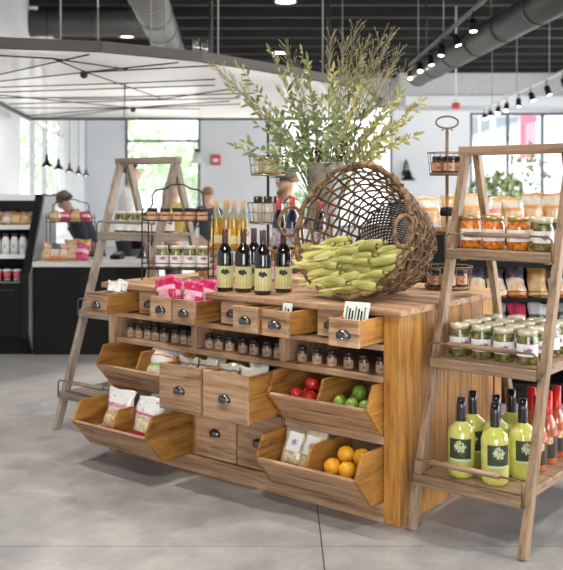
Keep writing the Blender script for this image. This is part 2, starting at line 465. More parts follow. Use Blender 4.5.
for pts in [((0, 73), (89, 53)), ((0, 80), (84, 71), (178, 61)), ((53, 57), (84, 70), (163, 98)), ((0, 54), (53, 57), (128, 68)),
            ((0, 86), (125, 82), (215, 78)), ((0, 91), (215, 84)), ((0, 97), (120, 96), (255, 92)), ((9, 103), (150, 99), (240, 97)), ((14, 107), (133, 107), (240, 103)),
            ((25, 115), (124, 107), (200, 108)), ((60, 116), (133, 107)), ((84, 71), (215, 64)), ((0, 94), (133, 107)), ((133, 107), (230, 100)), ((125, 82), (124, 118)), ((60, 98), (163, 98), (230, 88))]:
    MB().tube([cpt(*p) for p in pts], .006, 5).build('cable', M['black'], cp)
for (u, v) in ((84, 71), (133, 107)):
    x, y, z = cpt(u, v); MB().ball((x, y, -.03), .035, 10, 6).build('cable_node', M['dark_iron'], cp)
for (x, y) in ((-1.62, 6.6), (-1.0, 6.9), (-.93, 7.2), (-.5, 7.1), (.38, 8.3), (-2.2, 10.8), (.8, 11.8)):
    MB().tube([(x, y, .03), (x, y, 2.2)], .008, 6).build('hanger_rod', M['grey_panel'], cp)
for i, (x, y) in enumerate(((-.66, 6.95), (-.60, 7.02))):
    t = thing('canister_lamp', ['left', 'right'][i] + ' small clear canister standing on the canopy edge', 'lamp', (x, y, 2.553))
    MB().lathe([(.001, 0), (.028, 0), (.028, .1), (.001, .1)], 12).build('body', glass_pane('clear_canister%d' % i, (.9, .9, .9), .25), t)
    MB().lathe([(.001, .1), (.03, .1), (.03, .115), (.001, .115)], 12).build('cap', M['dark_iron'], t)

def duct(name, label, p0, p1, r, mat, rib=0.9):
    t = thing(name, label, 'duct')
    p0 = Vector(p0); p1 = Vector(p1); d = (p1 - p0)
    MB().tube([p0, p1], r, 24).build('pipe', mat, t)
    n = int(d.length / rib)
    for i in range(n + 1):
        q = p0 + d * (i / max(1, n)); e = d.normalized() * .03
        MB().tube([q - e, q + e], r * 1.045, 24).build('seam_ring', mat, t)
    for i in range(0, n, 3):
        q = p0 + d * ((i + .5) / max(1, n))
        MB().tube([q + Vector((0, 0, r)), (q.x, q.y, 4.45)], .01, 6).build('hanger', M['dark_iron'], t)
duct('ventilation_duct', 'long grey spiral duct running overhead above the right track', (1.98, 13, 3.16), (2.72, 3.4, 3.16), .155, M['duct_dark'])
duct('ventilation_duct', 'pale grey round duct slanting down behind the canopy at upper left', (-1.32, 7.6, 3.6), (-1.68, 13.6, 3.6), .21, M['duct_grey'])
duct('ventilation_duct', 'dark horizontal duct across the upper left corner', (-6.0, 14.3, 4.15), (-1.9, 14.3, 4.15), .21, M['duct_dark'])
# steel pipes hanging below the joists
for i, (x, y) in enumerate(((-.9, 11.5), (.62, 11.8))):
    tag(MB().tube([(x, y, 2.95 if i == 0 else 2.6), (x, y, 4.45)], .022, 8).build('steel_pipe', M['dark_iron']), ['thin vertical pipe above the canopy left of the can light', 'thin vertical pipe above the tallest grasses'][i], 'pipe')

HEAD = {}
def track_head_meshes():
    if not HEAD:
        HEAD['can'] = MB().lathe([(.001, .13), (.036, .13), (.04, .1), (.045, 0), (.04, 0), (.034, .02), (.001, .02)], 14).mesh('shade', M['black'])
        HEAD['bulb'] = MB().lathe([(.001, .004), (.033, .004), (.033, .019), (.001, .019)], 14).mesh('bulb', M['lamp_on'])
        HEAD['arm'] = MB().tube([(0, 0, .13), (0, 0, .2)], .008, 6).box(-.015, .015, -.03, .03, .2, .215).mesh('arm', M['black'])
    return HEAD
def track(label, p0, p1, z, heads, where):
    t = thing('lighting_track', label, 'track light')
    MB().beam((*p0, z), (*p1, z), .035, .03).build('rail', M['grey_panel'] if z > 3.2 else M['white_plastic'], t)
    for f in (.15, .5, .85):
        x = p0[0] + (p1[0] - p0[0]) * f; y = p0[1] + (p1[1] - p0[1]) * f
        MB().tube([(x, y, z), (x, y, 4.45)], .006, 5).build('hanger', M['grey_panel'], t)
    h = track_head_meshes(); rn = random.Random(len(label))
    for i, f in enumerate(heads):
        x = p0[0] + (p1[0] - p0[0]) * f; y = p0[1] + (p1[1] - p0[1]) * f
        s = thing('track_spotlight', '%s black spotlight from the far end of the %s' % (ORD[i], where), 'spotlight', (x, y, z - .015), 0, 'spotlights on the ' + where)
        a = link('arm', h['arm'], s, (0, 0, -.2)); tilt = (rn.uniform(-.5, -.1), rn.uniform(-.35, .35), 0)
        Mt = Euler(tilt).to_matrix(); off = Vector((0, 0, -.08)) - Mt @ Vector((0, 0, .13))
        c = link('shade', h['can'], s, off, tilt); link('bulb', h['bulb'], c)
track('lighting track with black spotlights beside the grey duct', (1.85, 13.0), (1.93, 8.0), 3.3, [.02, .17, .32, .48, .62, .8], 'track beside the duct')
track('white lighting track with black spotlights before the right window', (3.72, 16.6), (3.55, 11.2), 3.0, [.02, .12, .25, .37, .52, .66, .82, .97], 'track before the right window')
CANS = [(.06, 14.0), (4.3, 16.8), (-.05, 19.2), (3.0, 6.6), (.6, 6.9), (-1.3, 4.4), (2.9, 3.2), (-2.9, 17.0), (-.4, 1.4), (-2.2, 8.6), (-.7, 9.2), (-2.6, 10.9), (-.4, 11.4)]  # ceiling lamps in view, then others added to light the room and canopy
for i, (x, y) in enumerate(CANS):
    y = 2.51 + 1.02 * round((y - 2.51) / 1.02)      # midway between two joists
    t = thing('can_light', ['round lit can light in the dark ceiling above the branches', 'round lit can light in the ceiling right of the duct', 'small far can light just above the leaves', 'added unseen can light above the right ladder', 'added unseen can light above the branches, behind the cabinet', 'added unseen can light above the left ladder', 'added unseen can light above the floor right of the cabinet', 'added can light over the back counter', 'added unseen can light above the open floor before the cabinet', 'added unseen can light over the near left of the canopy', 'added unseen can light over the near right of the canopy', 'added unseen can light over the far left of the canopy', 'added unseen can light over the far right of the canopy'][i], 'ceiling light', (x, y, 4.36))
    MB().lathe([(.16, 0), (.185, 0), (.185, .335), (.16, .335), (.16, 0)], 20).build('ring', M['joist'], t)
    MB().lathe([(.001, .02), (.16, .02), (.16, .04), (.001, .04)], 20).build('lens', M['lamp_on'], t)
    sp = bpy.data.lights.new('can_lamp', 'SPOT'); sp.energy = (90 if 8 < y < 12 else 480) if y > 8 else 260; sp.spot_size = RAD(125); sp.spot_blend = .7; sp.shadow_soft_size = .12; sp.color = (1.0, .93, .84)  # the lamps over the canopy are added to make its panel glow
    so = bpy.data.objects.new('can_lamp', sp); COL.objects.link(so); so.parent = t; so.location = (0, 0, -.03)
# pendant row by the left windows
pm = MB().lathe([(.008, .17), (.02, .165), (.024, .09), (.04, .06), (.085, .008), (.088, 0), (.08, .0), (.035, .045), (.001, .06)], 16).mesh('shade', M['black'])
pbm = MB().ball((0, 0, .018), .022, 8, 6).mesh('bulb', M['lamp_on'])
for i in range(5):
    f = i / 4.0; Y = 13.0 + 8.6 * (f ** 1.15); X = -3.39 - 1.3 * (f ** 1.15)
    t = thing('pendant_lamp', '%s black cone pendant lamp from the left over the counter' % ORD[i], 'pendant lamp', (X, Y, 1.84), 0, 'row of pendant lamps')
    link('shade', pm, t); link('bulb', pbm, t)
    MB().tube([(0, 0, .16), (0, 0, 2.86)], .006, 5).build('cord', M['black'], t)
# wall fixtures
t = thing('fire_alarm', 'red fire alarm box on the white back wall', 'fire alarm', (-1.75, 23.99, 2.28))
MB().box(-.13, .13, -.08, 0, -.12, .16).build('body', M['red_plastic'], t, bevel=.02)
MB().box(-.07, .07, -.11, -.08, -.04, .06).build('strobe', M['white_plastic'], t)
t = thing('alarm_box', 'small red box hanging from the ceiling before the white column', 'alarm', (2.86, 14.75, 2.83))
MB().box(-.065, .065, -.05, .05, 0, .1).build('body', M['red_plastic'], t, bevel=.02)
MB().tube([(0, 0, .1), (0, 0, 1.87)], .012, 5).build('rod', M['white_plastic'], t)
t = thing('wall_lamp', 'black gooseneck wall lamp between the tipped basket and the basket stand', 'lamp', (3.32, 23.99, 1.75)); t.scale = (.75, .75, .75)
MB().lathe([(.06, .36), (.1, .3), (.16, .12), (.3, 0), (.28, 0), (.14, .1), (.001, .3)], 16, (0, -.5, 0)).build('shade', M['black'], t)
MB().tube([(-.05, 0, .25), (-.05, -.1, .6), (-.05, -.3, .72), (0, -.46, .55), (0, -.5, .34)], .035, 8).build('gooseneck', M['black'], t)
MB().lathe([(.001, 0), (.1, 0), (.1, .04), (.001, .04)], 12).xf(Matrix.Translation((-.05, 0, .25)) @ Matrix.Rotation(RAD(90), 4, 'X')).build('backplate', M['black'], t)
t = thing('wall_spot', 'small pale lamp high on the back wall right of the left ladder', 'lamp', (-2.1, 23.99, 2.2))
MB().lathe([(.001, .3), (.1, .28), (.12, .1), (.22, 0), (.001, .02)], 14, (-.15, -.25, 0)).build('shade', M['white_plastic'], t)
MB().box(-.2, -.1, -.25, 0, .26, .4).build('bracket', M['dark_iron'], t)

# ------------------------------------------------------------------ the cabinet
XL = -1.95; TOP = 0.968
cab = thing('drawer_cabinet', 'long pine merchandising cabinet with nine small drawers, tilted bins and cup pulls', 'cabinet', W(0, 0, 0), TH)
def cpart(name, x0, x1, y0, y1, z0, z1, mat, bev=.003, parent=None):
    cx, cy, cz = (x0 + x1)/2, (y0 + y1)/2, (z0 + z1)/2
    return MB().box(x0 - cx, x1 - cx, y0 - cy, y1 - cy, z0 - cz, z1 - cz).build(name, M[mat], parent or cab, (cx, cy, cz), bevel=bev)
tb = [-.03, .20, .42, .65, .86, 1.08]
for i in range(5): cpart('top_board', XL - .03, .02, tb[i] + .001, tb[i+1] - .001, .938, TOP, 'front_x' if i else 'front_x')
for x0 in (XL, -.085):
    for y0 in (0.0, .965): cpart('post', x0, x0 + (.07 if x0 < -1 else .085), y0, y0 + .085, 0, .938, 'honey_z' if x0 > -1 else 'front_z', .004)
pl = [.085 + .88 * i / 7 for i in range(8)]
for i in range(7):
    cpart('side_plank', -.03, -.008, pl[i] + .001, pl[i+1] - .001, .0, .938, 'honey_z', .003)
    cpart('side_plank', XL + .008, XL + .03, pl[i] + .001, pl[i+1] - .001, .0, .938, 'front_z', .003)
for i in range(9):
    a = XL + .07 + (1.80 / 9) * i; cpart('back_plank', a + .001, a + .199, 1.02, 1.042, .0, .938, 'honey_z', .003)
cpart('drawer_rail', XL + .07, -.085, .0, .05, .775, .803, 'front_x')
cpart('drawer_deck', XL + .07, -.085, .05, .6, .785, .80, 'honey_x')
cpart('top_rail', XL + .07, -.085, .012, .05, .926, .938, 'front_x')
cpart('slot_shelf', XL + .07, -.085, -.004, .6, .630, .660, 'front_x')
cpart('slot_back', XL + .07, -.085, .58, .6, .660, .785, 'front_x')
for x in (-1.285, -.685):
    cpart('slot_divider', x, x + .035, .0, .58, .660, .775, 'front_z')
    cpart('bay_divider', x - .01, x + .012, .02, .62, .085, .630, 'honey_y')
cpart('bin_rail', -.65, -.085, .0, .03, .352, .388, 'front_x')
cpart('bin_rail', XL + .07, -1.285, .0, .03, .352, .388, 'front_x')
cpart('base_board', XL + .07, -.085, .004, .03, .0, .09, 'front_x')
cpart('bottom_deck', XL + .07, -.085, .03, .62, .07, .088, 'front_x')
cpart('inner_back', XL + .07, -.085, .62, .635, .0, .785, 'front_x')
# cup pull
def cup_pull(w, d, h):
    mb = MB(); nu, nv = 10, 6; vs = []
    for i in range(nv + 1):
        b = pi/2 * (1 - i / nv * 1.28)         # from the top down past the middle
        for j in range(nu + 1):
            a = pi * j / nu
            r = cos(b) if b > 0 else 1.0 - .25 * (-b)
            vs.append((w * cos(a) * r, -d * sin(a) * r, h * sin(b)))
    fs = [(i*(nu+1) + j, i*(nu+1) + j + 1, (i+1)*(nu+1) + j + 1, (i+1)*(nu+1) + j) for i in range(nv) for j in range(nu)]
    mb.add(vs, fs, 0, True)
    lip = [(w * .92 * cos(pi*j/10), -d * .92 * sin(pi*j/10), h * sin(pi/2 * (1 - 1.28))) for j in range(11)]
    mb.tube(lip, .0025, 6)
    pl2 = [(1.12*w*cos(pi*j/14), 1.2*h*sin(pi*j/14) - h*.3) for j in range(15)]
    mb.prism(pl2, 'y', -.002, .0)
    for sx in (-1, 1): mb.ball((sx * w * 1.02, -.002, h * .3), .003, 6, 4)
    return mb.mesh('pull', M['pewter'])
PULL = cup_pull(.036, .024, .027)
def drawer(xc, w, z0, z1, yf, depth, mats, label=None, hz=.5):
    """open-topped drawer, front board at y = yf"""
    mb = MB(); h = z1 - z0; t = .012
    mb.box(-w/2, w/2, 0, .018, 0, h, 0)
    mb.box(-w/2 + .003, -w/2 + .003 + t, .018, depth, .004, h - .004, 1).box(w/2 - .003 - t, w/2 - .003, .018, depth, .004, h - .004, 1)
    mb.box(-w/2 + .003 + t, w/2 - .003 - t, depth - t, depth, .004, h - .006, 1)
    mb.box(-w/2 + .003 + t, w/2 - .003 - t, .018, depth - t, .006, .014, 1)
    d = mb.build('drawer', [M[m] for m in mats], cab, (xc, yf, z0), bevel=.002)
    if label: d['label'] = label
    link('pull', PULL, d, (0, 0, h * hz))
    return d
PULLS = [-.206, 0, -.113, -.149, 0, -.142, -.168, 0, -.199]
for i in range(9):
    xr = -.085 - .206 * (8 - i)
    drawer(xr - .08, .158, .812, .934, PULLS[i] if PULLS[i] else -.003, .46, ('front_x', 'honey_y'), hz=.42)
drawer(-1.112, .285, .395, .625, -.262, .55, ('front_x', 'honey_y'), hz=.45)
drawer(-.815, .285, .395, .625, -.255, .55, ('front_x', 'honey_y'), hz=.45)
drawer(-1.112, .285, .1, .385, .0, .5, ('front_x', 'honey_y'), hz=.46)
drawer(-.815, .285, .1, .385, .0, .5, ('front_x', 'honey_y'), hz=.46)
# hexagonal tilt bins
PROF = [(.25, .345), (-.135, .345), (-.19, .24), (-.06, .094), (.25, .092)]
def tilt_bin(x0, x1, dy, dz, label, split=.5):
    b = link('tilt_bin', None, cab, (0, dy, dz)); b['label'] = label
    t = .016
    for a in (x0, x1 - t): MB().prism(PROF, 'x', 0, t).build('side_panel', M['honey_y'], b, (a, 0, 0), bevel=.002)
    xm = x0 + (x1 - x0) * split
    MB().prism([(.2, .335), (-.125, .335), (-.172, .24), (-.055, .112), (.2, .112)], 'x', 0, .014).build('divider', M['honey_y'], b, (xm - .007, 0, 0), bevel=.002)
    MB().prism([(-.19, .24), (-.06, .094), (-.045, .106), (-.172, .247)], 'x', x0 + t, x1 - t).build('front_panel', M['front_x'], b, bevel=.002)
    MB().prism([(-.06, .094), (.25, .092), (.25, .106), (-.045, .106)], 'x', x0 + t, x1 - t).build('bottom_panel', M['front_x'], b)
    MB().prism([(-.108, .176), (.236, .176), (.236, .188), (-.118, .188)], 'x', x0 + t, x1 - t).build('raised_floor', M['front_x'], b)
    MB().box(x0 + t, x1 - t, .236, .25, .106, .34).build('back_panel', M['front_x'], b)
    return b
tilt_bin(-1.875, -1.29, .03, .285, 'upper left tilted bin', .53)
tilt_bin(-1.875, -1.29, -.135, .0, 'lower left tilted bin, pulled out furthest', .52)
tilt_bin(-.668, -.09, .07, .285, 'upper right tilted bin of apples and limes')
tilt_bin(-.668, -.09, -.02, -.004, 'lower right tilted bin of oranges')

# ------------------------------------------------------------------ jars, bottles, bags
def lathe_mesh(key, prof, mat, n=16): return shared(key, lambda: MB().lathe(prof, n).mesh(key, mat))
def jar_kind(key, R, H, body, label, lid, lab=(.25, .7), lidh=.018, lidr=None, neck=.85, n=16):
    lidr = lidr or R * .9
    def mk():
        b = MB().lathe([(.001, 0), (R*.88, 0), (R, R*.1), (R, H*.8), (R*neck, H*.95), (R*neck, H), (.001, H)], n).mesh('glass_body', body)
        z0, z1 = H*lab[0], H*lab[1]
        l = MB().lathe([(R*1.012, z0), (R*1.012, z1)], n).mesh('paper_label', label) if label else None
        d = MB().lathe([(.001, H + lidh), (lidr*.93, H + lidh), (lidr, H + lidh*.8), (lidr, H - .004), (lidr*.9, H - .004)], n).mesh('lid', lid)
        return b, l, d
    return shared('jar_'+key, mk)
def place_jar(kind, name, label, cat, loc, rz=0.0, group=None):
    b, l, d = kind
    t = thing(name, label, cat, loc, rz, group)
    link('glass_body', b, t)
    if l: link('paper_label', l, t)
    link('lid', d, t)
    return t
M['kraft'] = printed('kraft_spice_label', (0.42, 0.27, 0.17), (0.14, 0.08, 0.05), .010, .006, .022, .7, 120)
M['spice'] = blotch('dark_spice_glass', [(0.05, 0.03, 0.02), (0.12, 0.07, 0.04)], 60, .1)
M['black_lid'] = plain('black_lid', (0.02, 0.018, 0.017), .35)
M['cream_lid'] = plain('cream_gold_lid', (0.70, 0.66, 0.48), .3, .25)
M['gold_lid'] = plain('brass_lid', (0.48, 0.37, 0.17), .3, .7)
M['pickle'] = blotch('pickles_in_brine', [(0.045, 0.045, 0.012), (0.14, 0.135, 0.035), (0.31, 0.28, 0.10)], 45)
M['salsa'] = blotch('red_pepper_salsa', [(0.30, 0.05, 0.01), (0.72, 0.19, 0.02), (0.85, 0.36, 0.05)], 50)
M['peach'] = blotch('peach_jam', [(0.45, 0.20, 0.10), (0.62, 0.32, 0.17)], 40)
M['white_label'] = printed('white_jar_label', (0.80, 0.78, 0.77), (0.35, 0.16, 0.25), .022, .013, .062, .7, 90)
M['peach_label'] = printed('peach_jar_label', (0.62, 0.34, 0.20), (0.30, 0.14, 0.09), .014, .008, .03, .7, 100)
M['pink_label'] = printed('pink_jar_label', (0.82, 0.74, 0.74), (0.75, 0.22, 0.35), .025, .022, .06, .8, 60)
JK = {
 'spice': jar_kind('spice', .0245, .062, M['spice'], M['kraft'], M['black_lid'], (.05, .68), .015, .0215, .8, 14),
 'pickle': jar_kind('pickle', .046, .128, M['pickle'], M['white_label'], M['cream_lid'], (.28, .7), .02, .043),
 'salsa': jar_kind('salsa', .050, .135, M['salsa'], M['white_label'], M['gold_lid'], (.28, .68), .018, .046),
 'wpickle': jar_kind('wpickle', .038, .12, M['pickle'], M['white_label'], M['cream_lid'], (.1, .65), .014, .036),
 'peach': jar_kind('peach', .033, .056, M['peach'], M['peach_label'], M['black_lid'], (.12, .85), .016, .031),
 'pink': jar_kind('pink', .036, .10, M['peach'], M['pink_label'], M['cream_lid'], (.1, .85), .014, .034),
 'dark': jar_kind('dark', .030, .075, M['spice'], M['peach_label'], M['black_lid'], (.15, .75), .016, .028),
}
rj = random.Random(3)
# spice jars in the slot
slots = [('left', [-1.81, -1.745, -1.675, -1.605, -1.54, -1.465, -1.395, -1.33]), ('middle', [-1.205, -1.135, -1.06, -.97, -.89, -.81, -.735]), ('right', [-.585, -.492, -.405, -.313, -.22, -.137])]
for nm, xs_ in slots:
    for i, x in enumerate(xs_):
        place_jar(JK['spice'], 'spice_jar', '%s spice jar from the left in the %s slot, kraft label and black lid' % (ORD[i], nm), 'jar', W(x, .055 + rj.uniform(-.008, .008), .660), rj.uniform(-.2, .2), 'spice jars in the cabinet slots')

def bottle_kind(key, prof, body, label, lab, labr, cap, capprof, n=18, wrap=pi):
    def mk():
        b = MB().lathe(prof, n).mesh('glass_body', body)
        l = MB().lathe([(labr, lab[0]), (labr, lab[1])], n, a0=-pi/2 - wrap, a1=-pi/2 + wrap).mesh('paper_label', label) if label else None
        c = MB().lathe(capprof, n).mesh('capsule', cap)
        return b, l, c
    return shared('bottle_'+key, mk)
def place_bottle(kind, name, label, loc, rz=0.0, group=None):
    b, l, c = kind
    t = thing(name, label, 'bottle', loc, rz, group)
    link('glass_body', b, t)
    if l: link('paper_label', l, t)
    link('capsule', c, t)
    return t
M['wine_glass'] = plain('dark_wine_glass', (0.010, 0.006, 0.007), .06, 0, 1.0)
M['wine_cap'] = plain('maroon_capsule', (0.060, 0.022, 0.025), .35)
M['wine_label'] = printed('pale_yellow_wine_label', (0.66, 0.62, 0.30), (0.02, 0.02, 0.02), .022, .018, .105, .75, 70, band=(.04, .012, (0.62, 0.56, 0.24)))
M['blue_glass'] = plain('blue_black_glass', (0.010, 0.014, 0.035), .08, 0, 1.0)
M['red_cap'] = plain('red_foil_capsule', (0.45, 0.03, 0.03), .35)
M['purple_label'] = blotch('patterned_purple_label', [(0.10, 0.07, 0.13), (0.5, 0.45, 0.5), (0.7, 0.66, 0.68)], 70, .5, 0)
_t = NT('golden_wine'); M['white_wine'] = _t.set(_t.ramp(_t.xyz()[2], [(0, (0.78, 0.46, 0.03)), (.165, (0.70, 0.45, 0.06)), (.18, (0.62, 0.62, 0.50))]), .06, 0, .6, None, .6)
M['cork'] = plain('tan_cork_capsule', (0.52, 0.34, 0.16), .6)
M['cream_label'] = printed('cream_bottle_label', (0.78, 0.70, 0.42), (0.4, 0.3, 0.1), .015, .02, .09, .6, 70)
M['lime'] = blotch('lime_mixer', [(0.52, 0.52, 0.10), (0.62, 0.61, 0.17)], 14, .08, .8)
M['lime_label'] = printed('black_mixer_label', (0.035, 0.05, 0.02), (0.60, 0.55, 0.42), .03, .032, .14, .55, 75, (0.30, 0.48, 0.10), (.082, .006, (0.55, 0.6, 0.35)))
M['hot'] = blotch('red_sauce', [(0.42, 0.08, 0.02), (0.62, 0.16, 0.05)], 14, .08, .8)
M['hot_label'] = printed('black_sauce_label', (0.03, 0.025, 0.02), (0.75, 0.32, 0.15), .02, .03, .12, .8, 50, (0.8, 0.7, 0.5))
M['scarlet'] = plain('scarlet_cap', (0.62, 0.02, 0.02), .3)
M['cream_sauce'] = plain('cream_dressing', (0.72, 0.66, 0.55), .15, 0, .5)
BK = {
 'wine': bottle_kind('wine', [(.001, 0), (.04, 0), (.044, .006), (.044, .195), (.038, .222), (.018, .25), (.0155, .26), (.0155, .325), (.001, .325)], M['wine_glass'], M['wine_label'], (.022, .135), .0446, M['wine_cap'], [(.0165, .256), (.0165, .327), (.001, .328)]),
 'redcap': bottle_kind('redcap', [(.001, 0), (.036, 0), (.038, .006), (.038, .15), (.033, .185), (.018, .225), (.015, .24), (.015, .30), (.001, .30)], M['blue_glass'], M['purple_label'], (.02, .125), .0386, M['red_cap'], [(.0165, .225), (.0165, .302), (.001, .303)]),
 'white': bottle_kind('white', [(.001, 0), (.032, 0), (.034, .006), (.034, .15), (.028, .19), (.015, .23), (.013, .245), (.013, .285), (.001, .285)], M['white_wine'], M['cream_label'], (.02, .07), .0346, M['cork'], [(.0145, .235), (.0145, .288), (.001, .289)]),
 'lime': bottle_kind('lime', [(.001, 0), (.05, 0), (.058, .012), (.060, .03), (.060, .19), (.052, .215), (.024, .238), (.019, .245), (.019, .26), (.001, .26)], M['lime'], M['lime_label'], (.075, .175), .0607, M['black_gloss'], [(.0215, .238), (.021, .30), (.017, .345), (.001, .346)], 22, .85),
 'hot': bottle_kind('hot', [(.001, 0), (.036, 0), (.041, .01), (.041, .16), (.034, .19), (.02, .22), (.017, .24), (.001, .24)], M['hot'], M['hot_label'], (.03, .13), .0416, M['scarlet'], [(.021, .225), (.02, .33), (.001, .33)]),
 'dressing': bottle_kind('dressing', [(.001, 0), (.030, 0), (.033, .006), (.033, .1), (.026, .125), (.024, .13), (.001, .13)], M['cream_sauce'], None, None, 0, M['black_lid'], [(.027, .118), (.027, .16), (.001, .161)]),
}
for i, (x, y, lab) in enumerate([(-1.11, .076, 'leftmost of the dark wine bottles with pale yellow labels'), (-1.004, .102, 'second dark wine bottle from the left in the front row'), (-.854, .08, 'frontmost dark wine bottle, third from the left'), (-.835, .225, 'rightmost dark wine bottle with yellow label, beside the basket'), (-1.045, .235, 'dark wine bottle standing behind the gap of the front row')]):
    place_bottle(BK['wine'], 'wine_bottle', lab, W(x, y, TOP), rj.uniform(-.25, .25), 'dark wine bottles on the cabinet')

def bag_mesh(key, w, h, t, seed, mat, nu=12, nv=14, lean=0.0, crimp=.1):
    def mk():
        rn = random.Random(seed); mb = MB()
        ph = [rn.uniform(0, 6.3) for _ in range(8)]
        for side in (-1, 1):
            vs = []
            for j in range(nv + 1):
                v = j / nv
                for i in range(nu + 1):
                    u = i / nu
                    e = max(0.0, sin(pi*u)) ** .55
                    vv = min(1, v / .18) * min(1, max(0, (1 - crimp - v)) / .25) if v < 1 - crimp else 0
                    th = t/2 * e * max(0, vv) ** .6
                    wr = .006 * sin(9*u + 7*v + ph[0]) * sin(11*v - 5*u + ph[1]) + .003 * sin(25*u + ph[2]) * sin(21*v + ph[3])
                    x = (u - .5) * w * (1 - .07 * sin(pi*v)) + .004 * sin(9*v + ph[4])
                    y = side * (th + .0008) + wr + lean * v * v * h
                    z = v * h + .006 * sin(6*u + ph[5]) * v
                    vs.append((x, y, z))
            fs = [(j*(nu+1)+i, j*(nu+1)+i+1, (j+1)*(nu+1)+i+1, (j+1)*(nu+1)+i) for j in range(nv) for i in range(nu)]
            mb.add(vs, fs, 0, True)
        n1 = (nu + 1) * (nv + 1)
        edge = [i for i in range(nu + 1)] + [j*(nu+1)+nu for j in range(1, nv+1)] + [nv*(nu+1)+i for i in range(nu-1, -1, -1)] + [j*(nu+1) for j in range(nv-1, 0, -1)]
        for a, b in zip(edge, edge[1:] + edge[:1]): mb.f.append((a, b, n1 + b, n1 + a)); mb.m.append(0); mb.sm.append(True)
        return mb.mesh(key, mat)
    return shared(key, mk)
def bag(name, label, matkey, size, loc, rot, seed, group=None, lean=0.0, cat='bag'):
    key = 'bag_%s_%s_%d' % (matkey, '%.3f' % size[0], seed)
    o = link(name, bag_mesh(key, *size, seed, M[matkey], lean=lean), None, loc, rot)
    return tag(o, label, cat, group)
WH = (0.74, 0.73, 0.72); CR = (0.64, 0.57, 0.48)
M['bag_nut'] = bag_mat('white_red_snack_bag', [(0, (0.50, 0.03, 0.06)), (.09, WH), (.56, (0.62, 0.30, 0.34)), (.66, WH)], [(0.42, 0.20, 0.08), (0.68, 0.48, 0.30), (0.8, 0.68, 0.5)], 45, (.40, .10, .52))
M['bag_pasta'] = bag_mat('white_red_pasta_bag', [(0, (0.55, 0.04, 0.10)), (.18, WH), (.55, (0.6, 0.2, 0.3)), (.62, WH)], [(0.40, 0.30, 0.16), (0.66, 0.56, 0.33), (0.78, 0.70, 0.5)], 38, (.36, .20, .52))
M['bag_green'] = bag_mat('white_green_snack_bag', [(0, (0.16, 0.35, 0.08)), (.12, WH), (.3, (0.30, 0.46, 0.16)), (.4, WH), (.6, (0.75, 0.30, 0.08)), (.66, WH)], [(0.5, 0.5, 0.3), (0.7, 0.65, 0.5)], 40, (.3, .12, .3))
M['bag_pink'] = bag_mat('magenta_snack_bag', [(0, (0.42, 0.01, 0.07)), (.45, (0.62, 0.04, 0.15)), (.6, (0.80, 0.42, 0.5)), (.72, (0.52, 0.02, 0.10)), (.9, (0.70, 0.12, 0.24))], [(0.85, 0.6, 0.62), (0.66, 0.1, 0.2)], 25, (.25, .35, .62), .12)  # the white-pink patch paints foil highlights into the colour
M['bag_clear'] = bag_mat('clear_noodle_bag', [(0, (0.62, 0.53, 0.33)), (.8, (0.55, 0.5, 0.42))], [(0.5, 0.40, 0.2), (0.68, 0.60, 0.38), (0.8, 0.74, 0.56)], 60, (.5, .0, .75), .1)
M['bag_tan'] = bag_mat('clear_tan_snack_bag', [(0, (0.16, 0.12, 0.10)), (.62, (0.55, 0.47, 0.40)), (.78, (0.16, 0.14, 0.13)), (.86, (0.42, 0.38, 0.34))], [(0.42, 0.25, 0.13), (0.66, 0.5, 0.34)], 50, (.5, .0, .82), .12)
M['bag_grey'] = bag_mat('white_black_snack_bag', [(0, WH), (.3, (0.62, 0.66, 0.62)), (.5, (0.12, 0.13, 0.12)), (.62, WH)], None, 0, None)
M['bag_crisp'] = bag_mat('white_orange_crisp_bag', [(0, (0.72, 0.28, 0.06)), (.12, CR), (.42, (0.70, 0.32, 0.10)), (.68, CR), (.9, (0.66, 0.38, 0.18))], [(0.70, 0.33, 0.10), (0.78, 0.62, 0.42)], 22, (.36, .25, .6))
M['bag_crisp2'] = bag_mat('white_red_crisp_bag', [(0, (0.70, 0.30, 0.16)), (.16, CR), (.55, (0.70, 0.24, 0.16)), (.66, CR), (.85, (0.68, 0.40, 0.22))], [(0.82, 0.60, 0.36), (0.8, 0.74, 0.64)], 25, (.36, .25, .55))
M['bag_black'] = bag_mat('black_topped_crisp_bag', [(0, (0.72, 0.25, 0.06)), (.16, (0.78, 0.70, 0.60)), (.56, (0.13, 0.13, 0.17)), (.95, (0.3, 0.3, 0.33))], [(0.75, 0.40, 0.12), (0.78, 0.68, 0.55)], 28, (.36, .2, .45))
M['bag_amber'] = bag_mat('amber_crisp_bag', [(0, (0.70, 0.45, 0.18)), (.3, (0.72, 0.42, 0.16)), (.7, (0.66, 0.34, 0.1))], [(0.75, 0.6, 0.4), (0.7, 0.4, 0.15)], 22, (.36, .25, .6))
M['bag_dark'] = bag_mat('dark_striped_bag', [(0, (0.10, 0.10, 0.10)), (.25, (0.55, 0.58, 0.52)), (.45, (0.08, 0.09, 0.08)), (.7, (0.4, 0.42, 0.38))], None, 0, None)
M['bag_raspberry'] = bag_mat('raspberry_bag', [(0, (0.60, 0.05, 0.14)), (.4, (0.75, 0.55, 0.55)), (.6, (0.6, 0.06, 0.14))], None, 0, None)
M['white_sticker'] = printed('white_sticker', (0.80, 0.80, 0.80), (0.3, 0.3, 0.32), .02, .02, .0, .4, 140)
def cbag(name, label, mk, size, x, y, z, lean=-.35, yaw=0.0, seed=1, group=None, cat='bag', roll=0.0):
    return bag(name, label, mk, size, W(x, y, z), (lean, roll, TH + yaw), seed, group, cat=cat)
